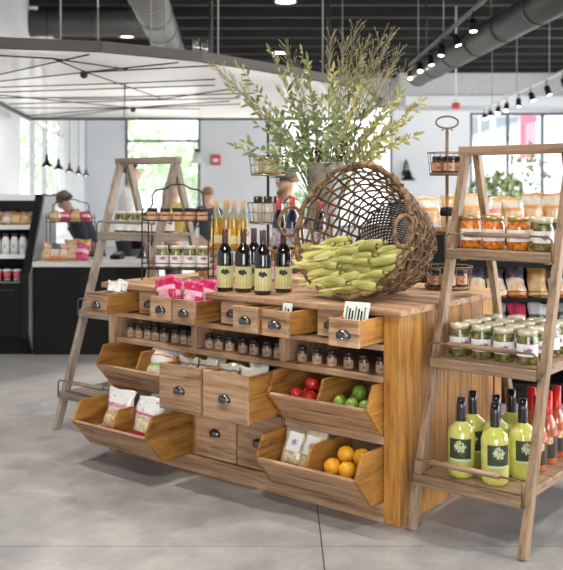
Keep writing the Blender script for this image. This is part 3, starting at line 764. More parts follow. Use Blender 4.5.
# lower left bin
BF = .19
cbag('snack_bag', 'white and red bag of nuts in the lower left bin', 'bag_nut', (.175, .235, .06), -1.655, -.215, BF, -.22, .2, 1, 'bags in the left bins', roll=.12)
cbag('snack_bag', 'white bag with a red foot and pasta window, lower left bin', 'bag_pasta', (.175, .225, .06), -1.415, -.22, BF, -.2, .2, 2, 'bags in the left bins', roll=.14)
cbag('snack_bag', 'white and red bag behind the two front ones in the lower left bin', 'bag_nut', (.13, .21, .045), -1.50, -.06, BF, -.1, -.1, 3, 'bags in the left bins', roll=.05)
cbag('snack_bag', 'pale bag at the right end of the lower left bin', 'bag_green', (.12, .19, .04), -1.39, -.10, BF, -.2, -.2, 4, 'bags in the left bins')
# upper left bin
UF = BF + .285
cbag('snack_bag', 'white and green bag in the upper left bin by the divider', 'bag_green', (.165, .2, .05), -1.50, -.055, UF, -.55, .3, 5, 'bags in the left bins', roll=.1)
cbag('snack_bag', 'white bag with green and orange print at the right of the upper left bin', 'bag_green', (.14, .19, .045), -1.40, -.03, UF, -.5, -.15, 6, 'bags in the left bins', roll=-.1)
cbag('snack_bag', 'white bag lying at the back of the upper left bin', 'bag_grey', (.15, .17, .045), -1.40, .09, UF, -.6, .1, 7, 'bags in the left bins', roll=.1)
# big drawers
for i, (x, y, s, mk, lab) in enumerate([(-1.17, -.15, 8, 'bag_tan', 'clear tan bag at the front left of the left big drawer'), (-1.05, -.13, 9, 'bag_tan', 'clear tan bag at the front right of the left big drawer'), (-1.11, -.02, 10, 'bag_clear', 'clear bag at the back of the left big drawer'),
        (-.88, -.15, 11, 'bag_tan', 'clear bag at the front left of the right big drawer'), (-.755, -.14, 12, 'bag_clear', 'clear bag at the front right of the right big drawer'), (-.815, -.03, 13, 'bag_grey', 'clear bag with black print at the back of the right big drawer')]):
    cbag('snack_bag', lab, mk, (.125, .235, .05), x, y - .02, .41, -.15 - .12 * (i % 3 == 2), rj.uniform(-.15, .15), s, 'bags in the big drawers')
# small drawers: left end, pink bags, printed card, tag
cbag('snack_bag', 'white bag standing in the leftmost small drawer', 'bag_grey', (.105, .165, .04), -1.81, -.12, .83, -.35, .1, 14)
cbag('snack_bag', 'white and black bag behind another in the leftmost small drawer', 'bag_grey', (.105, .165, .04), -1.81, -.06, .83, -.3, -.1, 15)
for i, (x, y, l, yw, s, rl, z) in enumerate([(-1.415, -.06, -.2, .1, 16, .2, .835), (-1.40, -.02, -.05, -.1, 17, -.1, .83), (-1.385, -.07, -.15, .2, 18, -.25, .845), (-1.21, -.10, -.2, .1, 19, .1, .835), (-1.185, -.06, .0, -.15, 16, -.2, .83), (-1.195, -.03, -.25, .0, 18, .15, .845)]):
    cbag('snack_bag', ['leftmost magenta foil bag standing in the third small drawer', 'magenta foil bag at the back of the third small drawer', 'right magenta foil bag of the third small drawer', 'front magenta foil bag in the fourth small drawer', 'rightmost magenta foil bag in the fourth small drawer', 'magenta foil bag at the back of the fourth small drawer'][i], 'bag_pink', (.13, .195, .055), x, y, z, l, yw, s, 'magenta bags in the small drawers', roll=rl)
def card(label, x, y, z, w, h, lean, yaw, dark):
    t = thing('printed_card', label, 'card', W(x, y, z), 0, rot=(lean, 0, TH + yaw))
    MB().box(-w/2, w/2, -.0012, .0012, 0, h).build('paper', M['white_plastic'], t)
    for k in range(dark):
        x0 = -w/2 + .012 + k * (w - .02) / dark
        MB().box(x0, x0 + (w - .02)/dark * .55, -.002, -.0012, h*.3, h*(.86 - .06*(k % 3))).build('print', M['black'] if k % 3 else plain('green_ink%d' % k, (.15, .3, .08)), t)
card('white card printed with dark and green columns standing in the rightmost small drawer', -.17, -.12, .85, .125, .155, -.35, .12, 7)
card('small white tag sticking out of the seventh small drawer', -.585, -.08, .826, .05, .135, -.25, .2, 2)
# lower right bin: noodles and oranges
for i, (x, y, l, yw, s) in enumerate([(-.565, -.055, -.5, .2, 20), (-.455, -.06, -.4, .05, 21), (-.50, .08, -.4, .2, 22)]):
    b = cbag('noodle_bag', ['left clear bag of pale noodles with white label, lower right bin', 'right clear bag of pale noodles with white label beside the divider', 'clear bag of noodles at the back of the lower right bin'][i], 'bag_clear', (.13, .19, .05), x, y, BF, l, yw, s, 'noodle bags')
    MB().box(-.036, .036, -.002, .002, -.045, .045).build('paper_label', M['white_sticker'], b, (.008, -.0305, .10), (.04, .12, .06))
def fruit_mesh(key, r, mat, sq=.92, dimple=.0, stem=True):
    prof = []
    for i in range(13):
        a = pi * i / 12
        rr = r * (1 - dimple * (max(0, cos(a)) ** 6) - dimple * .6 * (max(0, -cos(a)) ** 6))
        prof.append((max(.0006, rr * sin(a)), -rr * cos(a) * sq))
    return shared('fruit_' + key, lambda: MB().lathe(prof, 18).mesh('skin', mat))
_t = NT('apple_skin'); M['apple'] = _t.set(_t.ramp(_t.noise(_t.mapping(_t.obj(), (1, 1, .35)), 40, 3), [(.3, (.42, .01, .015)), (.6, (.55, .03, .02)), (.75, (.65, .22, .08))]), .22, 0, .4)
_t = NT('lime_skin'); M['limeskin'] = _t.set(_t.ramp(_t.noise(_t.obj(), 30, 3), [(.3, (.10, .22, .02)), (.7, (.30, .42, .07))]), .3, 0, .3)
_t = NT('orange_peel'); M['orange'] = _t.set(_t.ramp(_t.noise(_t.obj(), 30, 2), [(.3, (.80, .33, .01)), (.7, (.86, .45, .03))]), .4); _t.bump(_t.noise(_t.obj(), 260, 2), .3, .001)
M['avocado'] = plain('avocado_skin', (0.05, 0.07, 0.03), .4)
M['stem_brown'] = plain('fruit_stem', (.12, .07, .03), .7)
STEM = MB().tube([(0, 0, 0), (.002, 0, .008), (.005, 0, .014)], .0015, 5).mesh('stem', M['stem_brown'])
def fruit(name, label, key, r, mat, x, y, z, group, sq=.92, dimple=0.0, stem=None):
    o = thing(name, label, name, W(x, y, z), 0, group, rot=(rj.uniform(-.5, .5), rj.uniform(-.5, .5), rj.uniform(0, 6)))
    link('skin', fruit_mesh(key, r, M[mat], sq, dimple), o); link('stem', STEM, o, (0, 0, r*sq*(1 - dimple) - .002))
AF = UF - .002
for i, (x, y, z) in enumerate([(-.585, .01, .036), (-.50, .0, .036), (-.425, .015, .036), (-.505, .035, .094), (-.44, .095, .036), (-.565, .09, .036)]):
    fruit('apple', ['red apple at the left of the upper right bin', 'middle red apple under the top one', 'red apple next to the bin divider', 'topmost red apple in the bin', 'red apple at the back by the divider', 'red apple at the back left of the bin'][i], 'apple', .038, 'apple', x, y, AF + z, 'apples in the bin', .9, .22)
for i, (x, y, z) in enumerate([(-.325, .005, .034), (-.25, -.005, .034), (-.175, .0, .034), (-.135, .065, .036), (-.235, .035, .088), (-.285, .075, .034), (-.205, .08, .034)]):
    fruit('lime', ['leftmost pale lime by the divider', 'second lime from the left at the front', 'third lime from the left at the front', 'lime at the right end of the bin', 'lime on top of the others', 'lime behind on the left', 'dark lime behind on the right'][i], 'lime', .034, 'limeskin', x, y, AF + z, 'limes in the bin', 1.12)
for i, (x, y, z) in enumerate([(-.315, -.07, .039), (-.232, -.07, .039), (-.28, -.01, .088), (-.195, -.005, .09), (-.265, .06, .039), (-.185, .065, .039), (-.315, .075, .039)]):
    fruit('orange', ['leftmost orange beside the divider', 'frontmost orange behind the bin lip', 'top orange of the pile, left of two', 'top orange of the pile, right of two', 'orange behind the two top ones', 'orange at the back right of the pile', 'orange at the back left of the pile'][i], 'orange', .041, 'orange', x, y, BF + z, 'oranges in the bin', .96)
fruit('avocado', 'dark avocado right of the oranges at the bin front', 'avocado', .034, 'avocado', -.15, -.07, BF + .036, None, 1.2)

# ------------------------------------------------------------------ the two A-frame ladder shelves
def ladder(label, x0, y0, wk):
    """origin at the front left foot; x along its width, y into its depth"""
    t = thing('ladder_shelf', label, 'shelf', W(x0, y0, 0), TH, 'A-frame ladder shelves')
    wz, wx, wy = M[wk + '_z'], M[wk + '_x'], M[wk + '_y']
    Wd = .56
    for x in (.02, Wd - .02):
        MB().beam((0, -.265, -.845), (0, .265, .845), .034, .05, (0, 1, 0)).build('leg', wz, t, (x, .28, .845), bevel=.003)
    for x in (.058, Wd - .058):
        MB().beam((0, .25, -.84), (0, -.25, .84), .032, .045, (0, 1, 0)).build('leg', wz, t, (x, .83, .84), bevel=.003)
    MB().box(-Wd/2 - .01, Wd/2 + .01, -.035, .02, -.022, .022).build('top_bar', wx, t, (Wd/2, .55, 1.69), bevel=.003)
    for z in (.205, .70, 1.19):
        yf = .015 + .314 * z; yb = 1.075 - .298 * z
        sh = link('shelf', None, t, (0, 0, z))
        n = max(3, int((yb - yf) / .14)); st = (yb - yf) / n
        for i in range(n):
            MB().box(-Wd/2 + .042, Wd/2 - .042, -st/2 + .0015, st/2 - .0015, 0, .022).build('plank', wx, sh, (Wd/2, yf + st*(i + .5), .013), bevel=.002)
        MB().box(-Wd/2 + .005, Wd/2 - .04, -.012, .012, -.012, .034).build('front_rail', wx, sh, (Wd/2, yf - .03, 0), bevel=.004)
        for x in (.075, Wd - .075):
            MB().box(-.012, .012, 0, yb - yf, -.02, .013).build('side_rail', wy, sh, (x, yf, 0), bevel=.002)
        g = link('guard_rail', None, t, (0, 0, z))
        y = yf - .045
        MB().tube([(.11, y, .105), (Wd - .13, y, .105)], .012, 10).build('dowel', wx, g)
        for s, xe, xi in ((-1, .012, .12), (1, Wd - .03, Wd - .14)):
            MB().tube([(xi, y, .105), (xe + (-s)*.02, y, .105), (xe, y, .09), (xe, y, .0), (xe, y + .02, -.005)], .005, 6).build('bracket', M['rusty_iron'], g)
    return t
ladder('weathered A-frame ladder shelf at the right end of the cabinet', .03, .0, 'ladder')
ladder('silvered A-frame ladder shelf at the left end of the cabinet', -2.547, .06, 'old')
# right ladder, bottom shelf
SB, SM, ST = .205 + .036, .70 + .036, 1.19 + .036
for i, (x, y, lab) in enumerate([(.225, .15, 'front left lime green mixer bottle, bottom shelf of the right ladder'), (.385, .15, 'frontmost lime green mixer bottle, middle of the bottom shelf'), (.45, .29, 'lime green mixer bottle against the right ladder leg'), (.205, .30, 'lime green mixer bottle behind the front left one'), (.325, .29, 'lime green mixer bottle behind the frontmost one'), (.33, .44, 'rearmost lime green mixer bottle')]):
    place_bottle(BK['lime'], 'mixer_bottle', lab, W(x, y, SB), rj.uniform(-.3, .3), 'lime green mixer bottles')
for i, (x, y) in enumerate([(.455, .44), (.45, .57), (.44, .70), (.36, .6), (.35, .74)]):
    place_bottle(BK['hot'], 'sauce_bottle', ['front red sauce bottle behind the ladder leg', 'second red sauce bottle on the bottom shelf', 'third red sauce bottle at the rear of the bottom shelf', 'red sauce bottle left of the second one', 'rearmost red sauce bottle on the left'][i], W(x, y, SB), rj.uniform(-.3, .3), 'red sauce bottles')
# middle shelf: four rows of pickle jars
for r in range(4):
    for c in range(4):
        place_jar(JK['pickle'], 'pickle_jar', 'pickle jar with cream lid, %s row, %s from left, middle ladder shelf' % (['front', 'second', 'third', 'rear'][r], ORD[c]), 'jar', W(.13 + .109*c + rj.uniform(-.006, .006), .325 + .118*r + rj.uniform(-.006, .006), SM), rj.uniform(-.5, .5), 'pickle jars on the middle shelf')
# top shelf
for i, (x, y, kk, lab) in enumerate([(.115, .46, 'salsa', 'leftmost jar of orange salsa on the top shelf'), (.235, .455, 'salsa', 'second jar of orange salsa on the top shelf'), (.355, .455, 'salsa', 'third jar of orange salsa on the top shelf'), (.475, .455, 'pickle', 'front green pickle jar right of the salsa, top shelf'),
        (.16, .59, 'salsa', 'jar of orange salsa in the back row of the top shelf'), (.40, .59, 'pickle', 'left green pickle jar in the back row of the top shelf'), (.49, .585, 'pickle', 'right green pickle jar in the back row of the top shelf')]):
    place_jar(JK[kk], 'preserve_jar', lab, 'jar', W(x, y, ST), rj.uniform(-.3, .3), 'jars on the top shelf of the right ladder')
# left ladder
for i, (x, y) in enumerate([(-2.44, .52), (-2.34, .52), (-2.24, .52), (-2.14, .52), (-2.40, .64), (-2.30, .64), (-2.20, .64), (-2.11, .64)]):
    place_jar(JK['wpickle'], 'pickle_jar', '%s pickle jar from left, %s row, top shelf of left ladder' % (ORD[i % 4], 'front' if i < 4 else 'back'), 'jar', W(x, y, ST), rj.uniform(-.4, .4), 'pickle jars on the left ladder')
t = thing('carton', 'orange and white carton on the low shelf of the left ladder', 'carton', W(-2.12, .42, SB), TH + .2)
MB().box(-.06, .06, -.05, .05, 0, .2).build('body', M['white_plastic'], t, bevel=.003)
MB().box(-.062, .062, -.052, .052, .2, .40).build('sleeve', plain('orange_sleeve', (.75, .22, .08), .4), t, bevel=.003)
t = thing('small_wooden_box', 'small wooden box on the low shelf of the left ladder', 'box', W(-2.27, .38, SB), TH)
MB().box(-.06, .06, -.05, .05, 0, .02).box(-.06, .06, -.05, -.038, .02, .19).box(-.06, .06, .038, .05, .02, .19).box(-.06, -.048, -.038, .038, .02, .19).box(.048, .06, -.038, .038, .02, .19).build('body', M['front_x'], t, bevel=.002)
tag(MB().box(-.045, .045, -.035, .035, 0, .15).build('tissue_pack', M['white_plastic'], None, W(-2.27, .38, SB + .0205), (0, 0, TH), bevel=.01), 'white packet standing in the small wooden box', 'packet')

# ------------------------------------------------------------------ wire racks
def wire_rack(label, loc, rz, Wd=.40, D=.13):
    t = thing('wire_rack', label, 'rack', loc, rz, 'two-tier wire racks'); m = M['dark_iron']; r = .0042
    for x in (0, Wd):
        for y in (0, D):
            MB().tube([(x, y, 0), (x, y, .40), (x + (.012 if x == 0 else -.012), y, .425)], r, 6).build('post', m, t)
    for nm, z in (('lower_tray', .065), ('upper_tray', .35)):
        mb = MB()
        for zz in (z, z + .035): mb.tube([(0, 0, zz), (Wd, 0, zz), (Wd, D, zz), (0, D, zz)], .003, 6, True)
        mb.build(nm, m, t)
        tr = MB()
        for i in range(1, 9): tr.tube([(Wd*i/9, 0, z), (Wd*i/9, D, z)], .0016, 5)
        for i in range(1, 4): tr.tube([(0, D*i/4, z - .002), (Wd, D*i/4, z - .002)], .0016, 5)
        o = tr.build('mesh_wires', m, t); o['kind'] = 'stuff'
    y = D / 2
    MB().tube([(.0, y, .39), (.03, y, .42), (.045, y, .45), (.042, y, .50), (.065, y, .53), (.12, y, .54), (Wd*.42, y, .565), (Wd*.58, y, .565), (Wd - .12, y, .54), (Wd - .065, y, .53), (Wd - .042, y, .50), (Wd - .045, y, .45), (Wd - .03, y, .42), (Wd, y, .39)], .005, 8).build('handle', m, t)
    for x in (0, Wd): MB().tube([(x, 0, .39), (x, D, .39)], .004, 6).build('top_wire', m, t)
    return t
RA = RAD(30.2); RX, RY = -1.872, .19
wire_rack('dark wire rack with two tiers of jars on the cabinet top', W(RX, RY, TOP), TH + RA)
def rk(x, y, z): return W(RX + x*cos(RA) - y*sin(RA), RY + x*sin(RA) + y*cos(RA), TOP + z)
for i, x in enumerate((.105, .19, .275, .355)):
    place_jar(JK['wpickle'], 'pickle_jar', '%s white-labelled pickle jar from left on the lower tray of the wire rack' % ORD[i], 'jar', rk(x, .06, .068), rj.uniform(-.2, .2), 'jars in the wire rack')
for i, x in enumerate((.045, .125, .20, .275, .35)):
    place_jar(JK['peach'], 'jam_jar', '%s small peach-coloured jam jar from left on the upper tray' % ORD[i], 'jar', rk(x, .06, .353), rj.uniform(-.2, .2), 'jam jars in the wire rack')

# ------------------------------------------------------------------ riser with bottles
rs = thing('wooden_riser', 'low wooden riser behind the wine bottles carrying golden and dark bottles', 'riser', W(-1.33, .665, TOP), TH)
MB().box(-.47, .47, -.085, .085, .165, .185).build('top', M['honey_x'], rs, bevel=.002)
for x in (-.46, 0, .445): MB().box(x, x + .015, -.08, .08, 0, .165).build('support', M['honey_y'], rs, bevel=.002)
RZ = TOP + .185
for i, (x, y) in enumerate([(-1.715, .665), (-1.635, .665), (-1.57, .665), (-1.49, .66), (-1.66, .71)]):
    place_bottle(BK['white'], 'white_wine_bottle', ['leftmost golden bottle with tan cork on the riser', 'second golden bottle from the left', 'third golden bottle from the left', 'rightmost golden bottle with tan cork', 'golden bottle behind between the first two'][i], W(x, y if i < 4 else .708, RZ), rj.uniform(-.3, .3), 'golden bottles')
for i, (x, y) in enumerate([(-1.215, .66), (-1.115, .66), (-.92, .66)]):
    place_bottle(BK['redcap'], 'dark_bottle', ['dark blue bottle with red capsule, left of two behind the wine', 'dark blue bottle with red capsule next to the basket handle', 'red-capped bottle seen through the basket weave'][i], W(x, y, RZ), rj.uniform(-.3, .3), 'red-capped bottles')
for i, x in enumerate((-1.70, -1.61, -1.52, -1.42, -1.27)):
    place_jar(JK['pink'], 'honey_jar', '%s pink-labelled jar from left under the riser' % ORD[i], 'jar', W(x, .63, TOP), rj.uniform(-.2, .2), 'pink-labelled jars under the riser')

# ------------------------------------------------------------------ tiered basket stands
def wire_basket(parent, z0, z1, r, mat, n=18):
    b = link('wire_basket', None, parent)
    mb = MB()
    for z, k in ((z0, .88), (z1, 1.0), ((z0 + z1)/2, .94)):
        mb.tube([(r*k*cos(2*pi*i/24), r*k*sin(2*pi*i/24), z) for i in range(24)], .003 if z != (z0+z1)/2 else .0016, 6, True)
    mb.build('hoop', mat, b)
    mb = MB()
    for i in range(n):
        a = 2*pi*i/n; mb.tube([(r*.88*cos(a), r*.88*sin(a), z0), (r*cos(a), r*sin(a), z1)], .0015, 5)
    for i in range(5):
        a = pi*i/5; mb.tube([(r*.88*cos(a), r*.88*sin(a), z0), (-r*.88*cos(a), -r*.88*sin(a), z0)], .0015, 5)
    o = mb.build('wires', mat, b); o['kind'] = 'stuff'
    MB().lathe([(.001, z0 - .012), (r*.88, z0 - .012), (r*.9, z0 - .002), (.001, z0 - .002)], 24).build('tray', M['gold_lid'] if mat == M['dark_iron'] else mat, b)
    return b
def stand(label, x, y, top, tiers, mat, ring=False):
    t = thing('basket_stand', label, 'stand', W(x, y, TOP), TH)
    MB().lathe([(.001, 0), (.09, 0), (.09, .01), (.02, .02), (.009, .03), (.009, top - TOP), (.001, top - TOP)], 16).build('pole', mat, t)
    for z0, z1, r in tiers: wire_basket(t, z0 - TOP, z1 - TOP, r, mat)
    if ring:
        z = top - TOP + .035
        MB().tube([(.06*cos(2*pi*i/20), 0, z + .032*sin(2*pi*i/20)) for i in range(20)], .005, 8, True).xf(Matrix.Rotation(RAD(38), 4, 'Z')).build('ring_handle', M['rusty_iron'], t)
        MB().tube([(-.03, 0, z - .045), (-.012, 0, z - .03), (0, 0, z - .045), (.012, 0, z - .03), (.03, 0, z - .045)], .004, 6).xf(Matrix.Rotation(RAD(38), 4, 'Z')).build('scroll', M['rusty_iron'], t)
    else:
        MB().ball((0, 0, top - TOP), .018, 10, 8).build('finial', mat, t)
    return t
SLX, SLY = -1.493, .90
stand('black two-tier wire basket stand left of the branches', SLX, SLY, 1.90, [(1.30, 1.42, .13), (1.60, 1.71, .12)], M['dark_iron'])
M['cream_jar'] = blotch('cream_spread', [(.62, .55, .42), (.75, .70, .58)], 30)
JK['cream'] = jar_kind('cream', .028, .085, M['cream_jar'], M['cream_label'], M['gold_lid'], (.2, .75), .016, .026)
RING6 = ['front middle', 'front right', 'back right', 'back middle', 'back left', 'front left']
RING5 = ['front middle', 'right', 'back right', 'back left', 'left']
def ring(cx, cy, z, r, names, i):
    a = -pi/2 + 2*pi*i/len(names); c = W(cx, cy, z)
    return (c[0] + r*cos(a), c[1] + r*sin(a), z)
for i in range(6):
    place_bottle(BK['dressing'], 'dressing_bottle', '%s black-capped cream dressing bottle in the lower wire basket behind the wine' % RING6[i], ring(SLX, SLY, 1.30, .073, RING6, i), 0, 'dressing bottles in the basket stand')
for i in range(6):
    place_jar(JK['cream'], 'spread_jar', '%s small cream jar in the upper wire basket left of the branches' % RING6[i], 'jar', ring(SLX, SLY, 1.60, .066, RING6, i), rj.uniform(-.3, .3), 'small jars in the upper wire basket')
SRX, SRY = -.245, .90
stand('wire basket stand with a ring handle right of the tipped basket', SRX, SRY, 1.83, [(.985, 1.09, .135), (1.59, 1.70, .105)], M['rusty_iron'], True)
MB().lathe([(.001, 0), (.035, 0), (.04, .01), (.035, .045), (.001, .05)], 16).build('collar', M['black'], bpy.data.objects['basket_stand.001'], (0, 0, 1.36 - TOP))
for i in range(5):
    place_jar(JK['dark'], 'chutney_jar', '%s dark chutney jar in the upper basket by the ring handle' % RING5[i], 'jar', ring(SRX, SRY, 1.59, .058, RING5, i), rj.uniform(-.3, .3), 'chutney jars in the ring-handled stand')
for i in range(6):
    place_jar(JK['dark'], 'chutney_jar', '%s dark jar in the lowest basket of the ring-handled stand' % RING6[i], 'jar', ring(SRX, SRY, .985, .08, RING6, i), rj.uniform(-.3, .3), 'jars in the lowest basket')

# ------------------------------------------------------------------ bucket and branches
BX, BY = -1.055, .90
bk = thing('galvanized_bucket', 'tall galvanized metal bucket holding the branches', 'bucket', W(BX, BY, TOP))
MB().lathe([(.001, 0), (.072, 0), (.075, .01), (.108, .69), (.112, .695), (.104, .695), (.07, .02), (.001, .02)], 24).build('body', M['galvanised'], bk)
MB().tube([(.111*cos(2*pi*i/28), .111*sin(2*pi*i/28), .692) for i in range(28)], .005, 6, True).build('rim', M['galvanised'], bk)
for z in (.18, .5): MB().tube([((.076 + .048*z)*cos(2*pi*i/28), (.076 + .048*z)*sin(2*pi*i/28), z) for i in range(28)], .0035, 6, True).build('hoop', M['galvanised'], bk)
M['leaf_a'] = blotch('olive_green_leaf', [(.12, .16, .05), (.25, .29, .11), (.40, .43, .20)], 12, .5, 0)
M['leaf_b'] = blotch('yellow_green_leaf', [(.30, .29, .08), (.48, .45, .16), (.60, .56, .28)], 12, .5, 0)
M['grass'] = blotch('tan_grass_plume', [(.24, .19, .10), (.42, .36, .21), (.22, .22, .09)], 20, .7, 0)
M['twig'] = plain('green_brown_twig', (.20, .19, .09), .7)
M['burgundy'] = blotch('burgundy_tassel', [(.06, .008, .015), (.16, .02, .03)], 60, .7, 0)
BW = Vector(W(BX, BY, TOP + .66))
rb = random.Random(11)
def curve_pts(p0, p1, bend, n=9):
    p0 = Vector(p0); p1 = Vector(p1); out = []
    for i in range(n):
        s = i / (n - 1); q = p0.lerp(p1, s); q = q + bend * (sin(pi*s) * .5 + s*s*.0); out.append(q)
    return out
def leaf(mb, p, d, L, wd, up):
    d = d.normalized(); sd = d.cross(up)
    if sd.length < .05: sd = d.cross(Vector((1, .3, .2)))
    sd.normalize(); nn = sd.cross(d).normalized()
    vs = [p, p + d*L*.35 + sd*wd + nn*.004, p + d*L*.7 + sd*wd*.75 + nn*.002, p + d*L - nn*.006, p + d*L*.7 - sd*wd*.75 + nn*.002, p + d*L*.35 - sd*wd + nn*.004, p + d*L*.5 + nn*-.003]
    mb.add(vs, [(0, 1, 6), (1, 2, 6), (2, 3, 6), (3, 4, 6), (4, 5, 6), (5, 0, 6)])
def branch(kind, u, v, dy):
    """kind of branch, its tip as offset (m) right / up from the bucket mouth, dy towards the back"""
    tip = Vector((u, dy, v + .03)); L = tip.length
    foot = Vector((u*.06 + rb.uniform(-.03, .03), dy*.06 + rb.uniform(-.03, .03), -.25))
    sag = Vector((-.12*u, -.1*dy, .16*abs(u) + .02))
    pts = curve_pts(foot, tip, sag, 10)
    nm, lab, cat = {'a': ('leafy_branch', 'leafy olive green branch fanning out of the galvanized bucket', 'branch'), 'b': ('leafy_branch', 'yellow green feathery leafy branch in the galvanized bucket', 'branch'), 'g': ('grass_stem', 'tall tan seeding grass stem above the galvanized bucket', 'grass'), 'r': ('amaranth_stem', 'dark burgundy tassel flower low in the galvanized bucket', 'flower')}[kind]
    lab = lab.replace('fanning out of', 'in').replace(' low in', ' in') + (', leaning far left' if u < -.3 else ', leaning left' if u < -.1 else ', upright' if u < .12 else ', leaning right' if u < .32 else ', leaning far right') + (', tall' if v > .55 else ', low' if v < .25 else '')
    t = thing(nm, lab, cat, BW, 0, lab)
    MB().tube(pts, [.0035 - .0025*i/9 for i in range(10)], 5).build('stem', M['twig'], t)
    mb = MB(); mk = None
    if kind in 'ab':
        n = int(11 + L*16) if kind == 'a' else int(18 + L*24)
        for i in range(n):
            s = .46 + .54*(i + rb.random())/n; k = min(8, int(s*9)); p = pts[k].lerp(pts[k+1], s*9 - k) if k < 9 else pts[9]
            dd = (pts[min(9, k+1)] - pts[k]).normalized()
            side = Vector((rb.uniform(-1, 1), rb.uniform(-1, 1), rb.uniform(-.6, .8)))
            side = (side - dd*side.dot(dd)).normalized()
            ln = rb.uniform(.04, .075) if kind == 'a' else rb.uniform(.035, .06)
            leaf(mb, p, dd*.8 + side, ln, ln*(.17 if kind == 'a' else .2), Vector((rb.uniform(-.3, .3), -1, .5)))
        leaf(mb, pts[9], pts[9] - pts[8], .06, .009, Vector((0, -1, .3)))
        mk = 'leaf_' + kind
    elif kind == 'g':
        n = int(34 + 20*L)
        for i in range(n):
            s = .55 + .45*(i + rb.random())/n; k = min(8, int(s*9)); p = pts[k].lerp(pts[min(9, k+1)], s*9 - k)
            dd = (pts[min(9, k+1)] - pts[k]).normalized()
            side = Vector((rb.uniform(-1, 1), rb.uniform(-1, 1), rb.uniform(-.3, .5)))
            ln = rb.uniform(.04, .10)
            e = p + (dd*1.0 + side*.75).normalized()*ln
            mb.tube([p, p.lerp(e, .5) + Vector((0, 0, .003)), e], [.0008, .0012, .0018], 3, caps=False)
            leaf(mb, e, (e - p), .018, .0032, Vector((0, -1, .2)))
        mk = 'grass'
    else:
        for i in range(70):
            s = .6 + .4*rb.random(); k = min(8, int(s*9)); p = pts[k]
            side = Vector((rb.uniform(-1, 1), rb.uniform(-1, 1), rb.uniform(-1, 1)))
            leaf(mb, p + side*.012, side, .022, .007, Vector((0, -1, .3)))
        mk = 'burgundy'
    o = mb.build({'a': 'leaves', 'b': 'leaves', 'g': 'plume', 'r': 'tassel'}[kind], M[mk], t); o['kind'] = 'stuff'
def px(u, v): return (u - 325) / 162.0, (163 - v) / 170.0
for (u, v) in [(232, 82), (246, 70), (258, 100), (262, 120), (247, 140), (270, 60), (282, 95), (290, 75), (300, 45), (303, 110), (276, 130), (312, 62), (330, 95), (345, 80), (322, 120), (352, 110), (297, 135), (340, 135), (268, 108), (285, 118), (310, 95), (360, 60), (372, 105), (238, 150), (288, 140), (305, 128), (318, 105), (275, 146), (350, 130), (335, 112), (362, 140), (296, 108), (326, 140)]:
    branch('a', *px(u + rb.uniform(-4, 4), v + rb.uniform(-4, 4)), rb.uniform(-.28, .28))
for (u, v) in [(395, 100), (405, 118), (388, 122), (412, 132), (376, 92), (365, 125), (398, 138), (380, 140), (355, 92), (368, 78), (400, 90), (340, 105), (330, 75), (410, 105), (385, 110), (392, 128)]:
    branch('b', *px(u + rb.uniform(-4, 4), v + rb.uniform(-4, 4)), rb.uniform(-.28, .28))
for (u, v) in [(218, 58), (228, 66), (286, 40), (300, 66), (332, 30), (346, 34), (352, 22), (362, 48), (374, 40), (388, 26), (398, 42), (408, 62), (402, 74), (345, 55), (380, 62), (368, 30), (392, 55)]:
    branch('g', *px(u + rb.uniform(-3, 3), v + 7 + rb.uniform(-3, 3)), rb.uniform(-.25, .25))
for (u, v) in [(318, 140), (345, 138), (312, 150)]:
    branch('r', *px(u, v), rb.uniform(-.18, -.05))

# ------------------------------------------------------------------ tipped wicker basket and corn
PHI = math.atan2(.34 - .235, .42); RR, RBS, BL = .328, .232, .42
bkt = thing('wicker_basket', 'big round wicker basket tipped on its side with its mouth to the front', 'basket', W(-.378, .10, TOP + .02), 0, rot=(RAD(90) - PHI, 0, TH))
# local frame: z from the mouth centre out of the mouth's axis; the mouth lies in the local xy plane
M['wicker'] = blotch('brown_wicker', [(.085, .042, .018), (.20, .11, .048), (.34, .21, .105)], 25, .6, 0)
M['wicker_dark'] = blotch('dark_wicker', [(.04, .02, .01), (.10, .055, .025), (.19, .11, .055)], 25, .6, 0)
def bpt(a, s, off=0.0):   # a = angle round the basket, s = 0 at the mouth .. 1 at the base
    r = RR + (RBS - RR)*s + off
    return Vector((r*cos(a), RR + r*sin(a) - 0.0*s, -BL*s))
rw = random.Random(5)
NS = 32
for i in range(NS):
    a = 2*pi*i/NS + rw.uniform(-.02, .02)
    MB().tube([bpt(a + .03*sin(5*s_/8 + i), s_/8, .004*(-1)**(s_ + i)) for s_ in range(9)], .007, 5).build('stave', M['wicker_dark' if i % 2 else 'wicker'], bkt)
for j in range(11):
    s_ = .08 + .92*j/10.5; n = 64
    MB().tube([bpt(2*pi*i/n, s_ + .008*sin(3*2*pi*i/n + j), .0075*cos(pi*i/2 + pi*j)) for i in range(n)], .0066, 5, True).build('weaver', M['wicker' if j % 2 else 'wicker_dark'], bkt)
mb = MB()      # loose diagonal weave over the wall
for i in range(40):
    a = rw.uniform(-2.2, 1.0); d = rw.choice((-1, 1))*rw.uniform(.5, .95); s0 = rw.uniform(.1, .5); s1 = min(1.0, s0 + rw.uniform(.4, .7))
    mb.tube([bpt(a + d*q/10.0, s0 + (s1 - s0)*q/10.0, .009 + .004*sin(q*2 + i)) for q in range(11)], .0038, 5)
mb.build('loose_weave', M['wicker'], bkt)['kind'] = 'stuff'
mb = MB(); c0 = Vector((0, RR, -BL))
for r_ in range(1, 21):
    r2 = RBS * r_/20.0; n = max(10, 5*r_)
    mb.tube([c0 + Vector((r2*cos(2*pi*i/n), r2*sin(2*pi*i/n), .005*cos(pi*i + pi*r_))) for i in range(n)], .0056, 5, True)
mb.build('base_weave', M['wicker_dark'], bkt)['kind'] = 'stuff'
n = 96
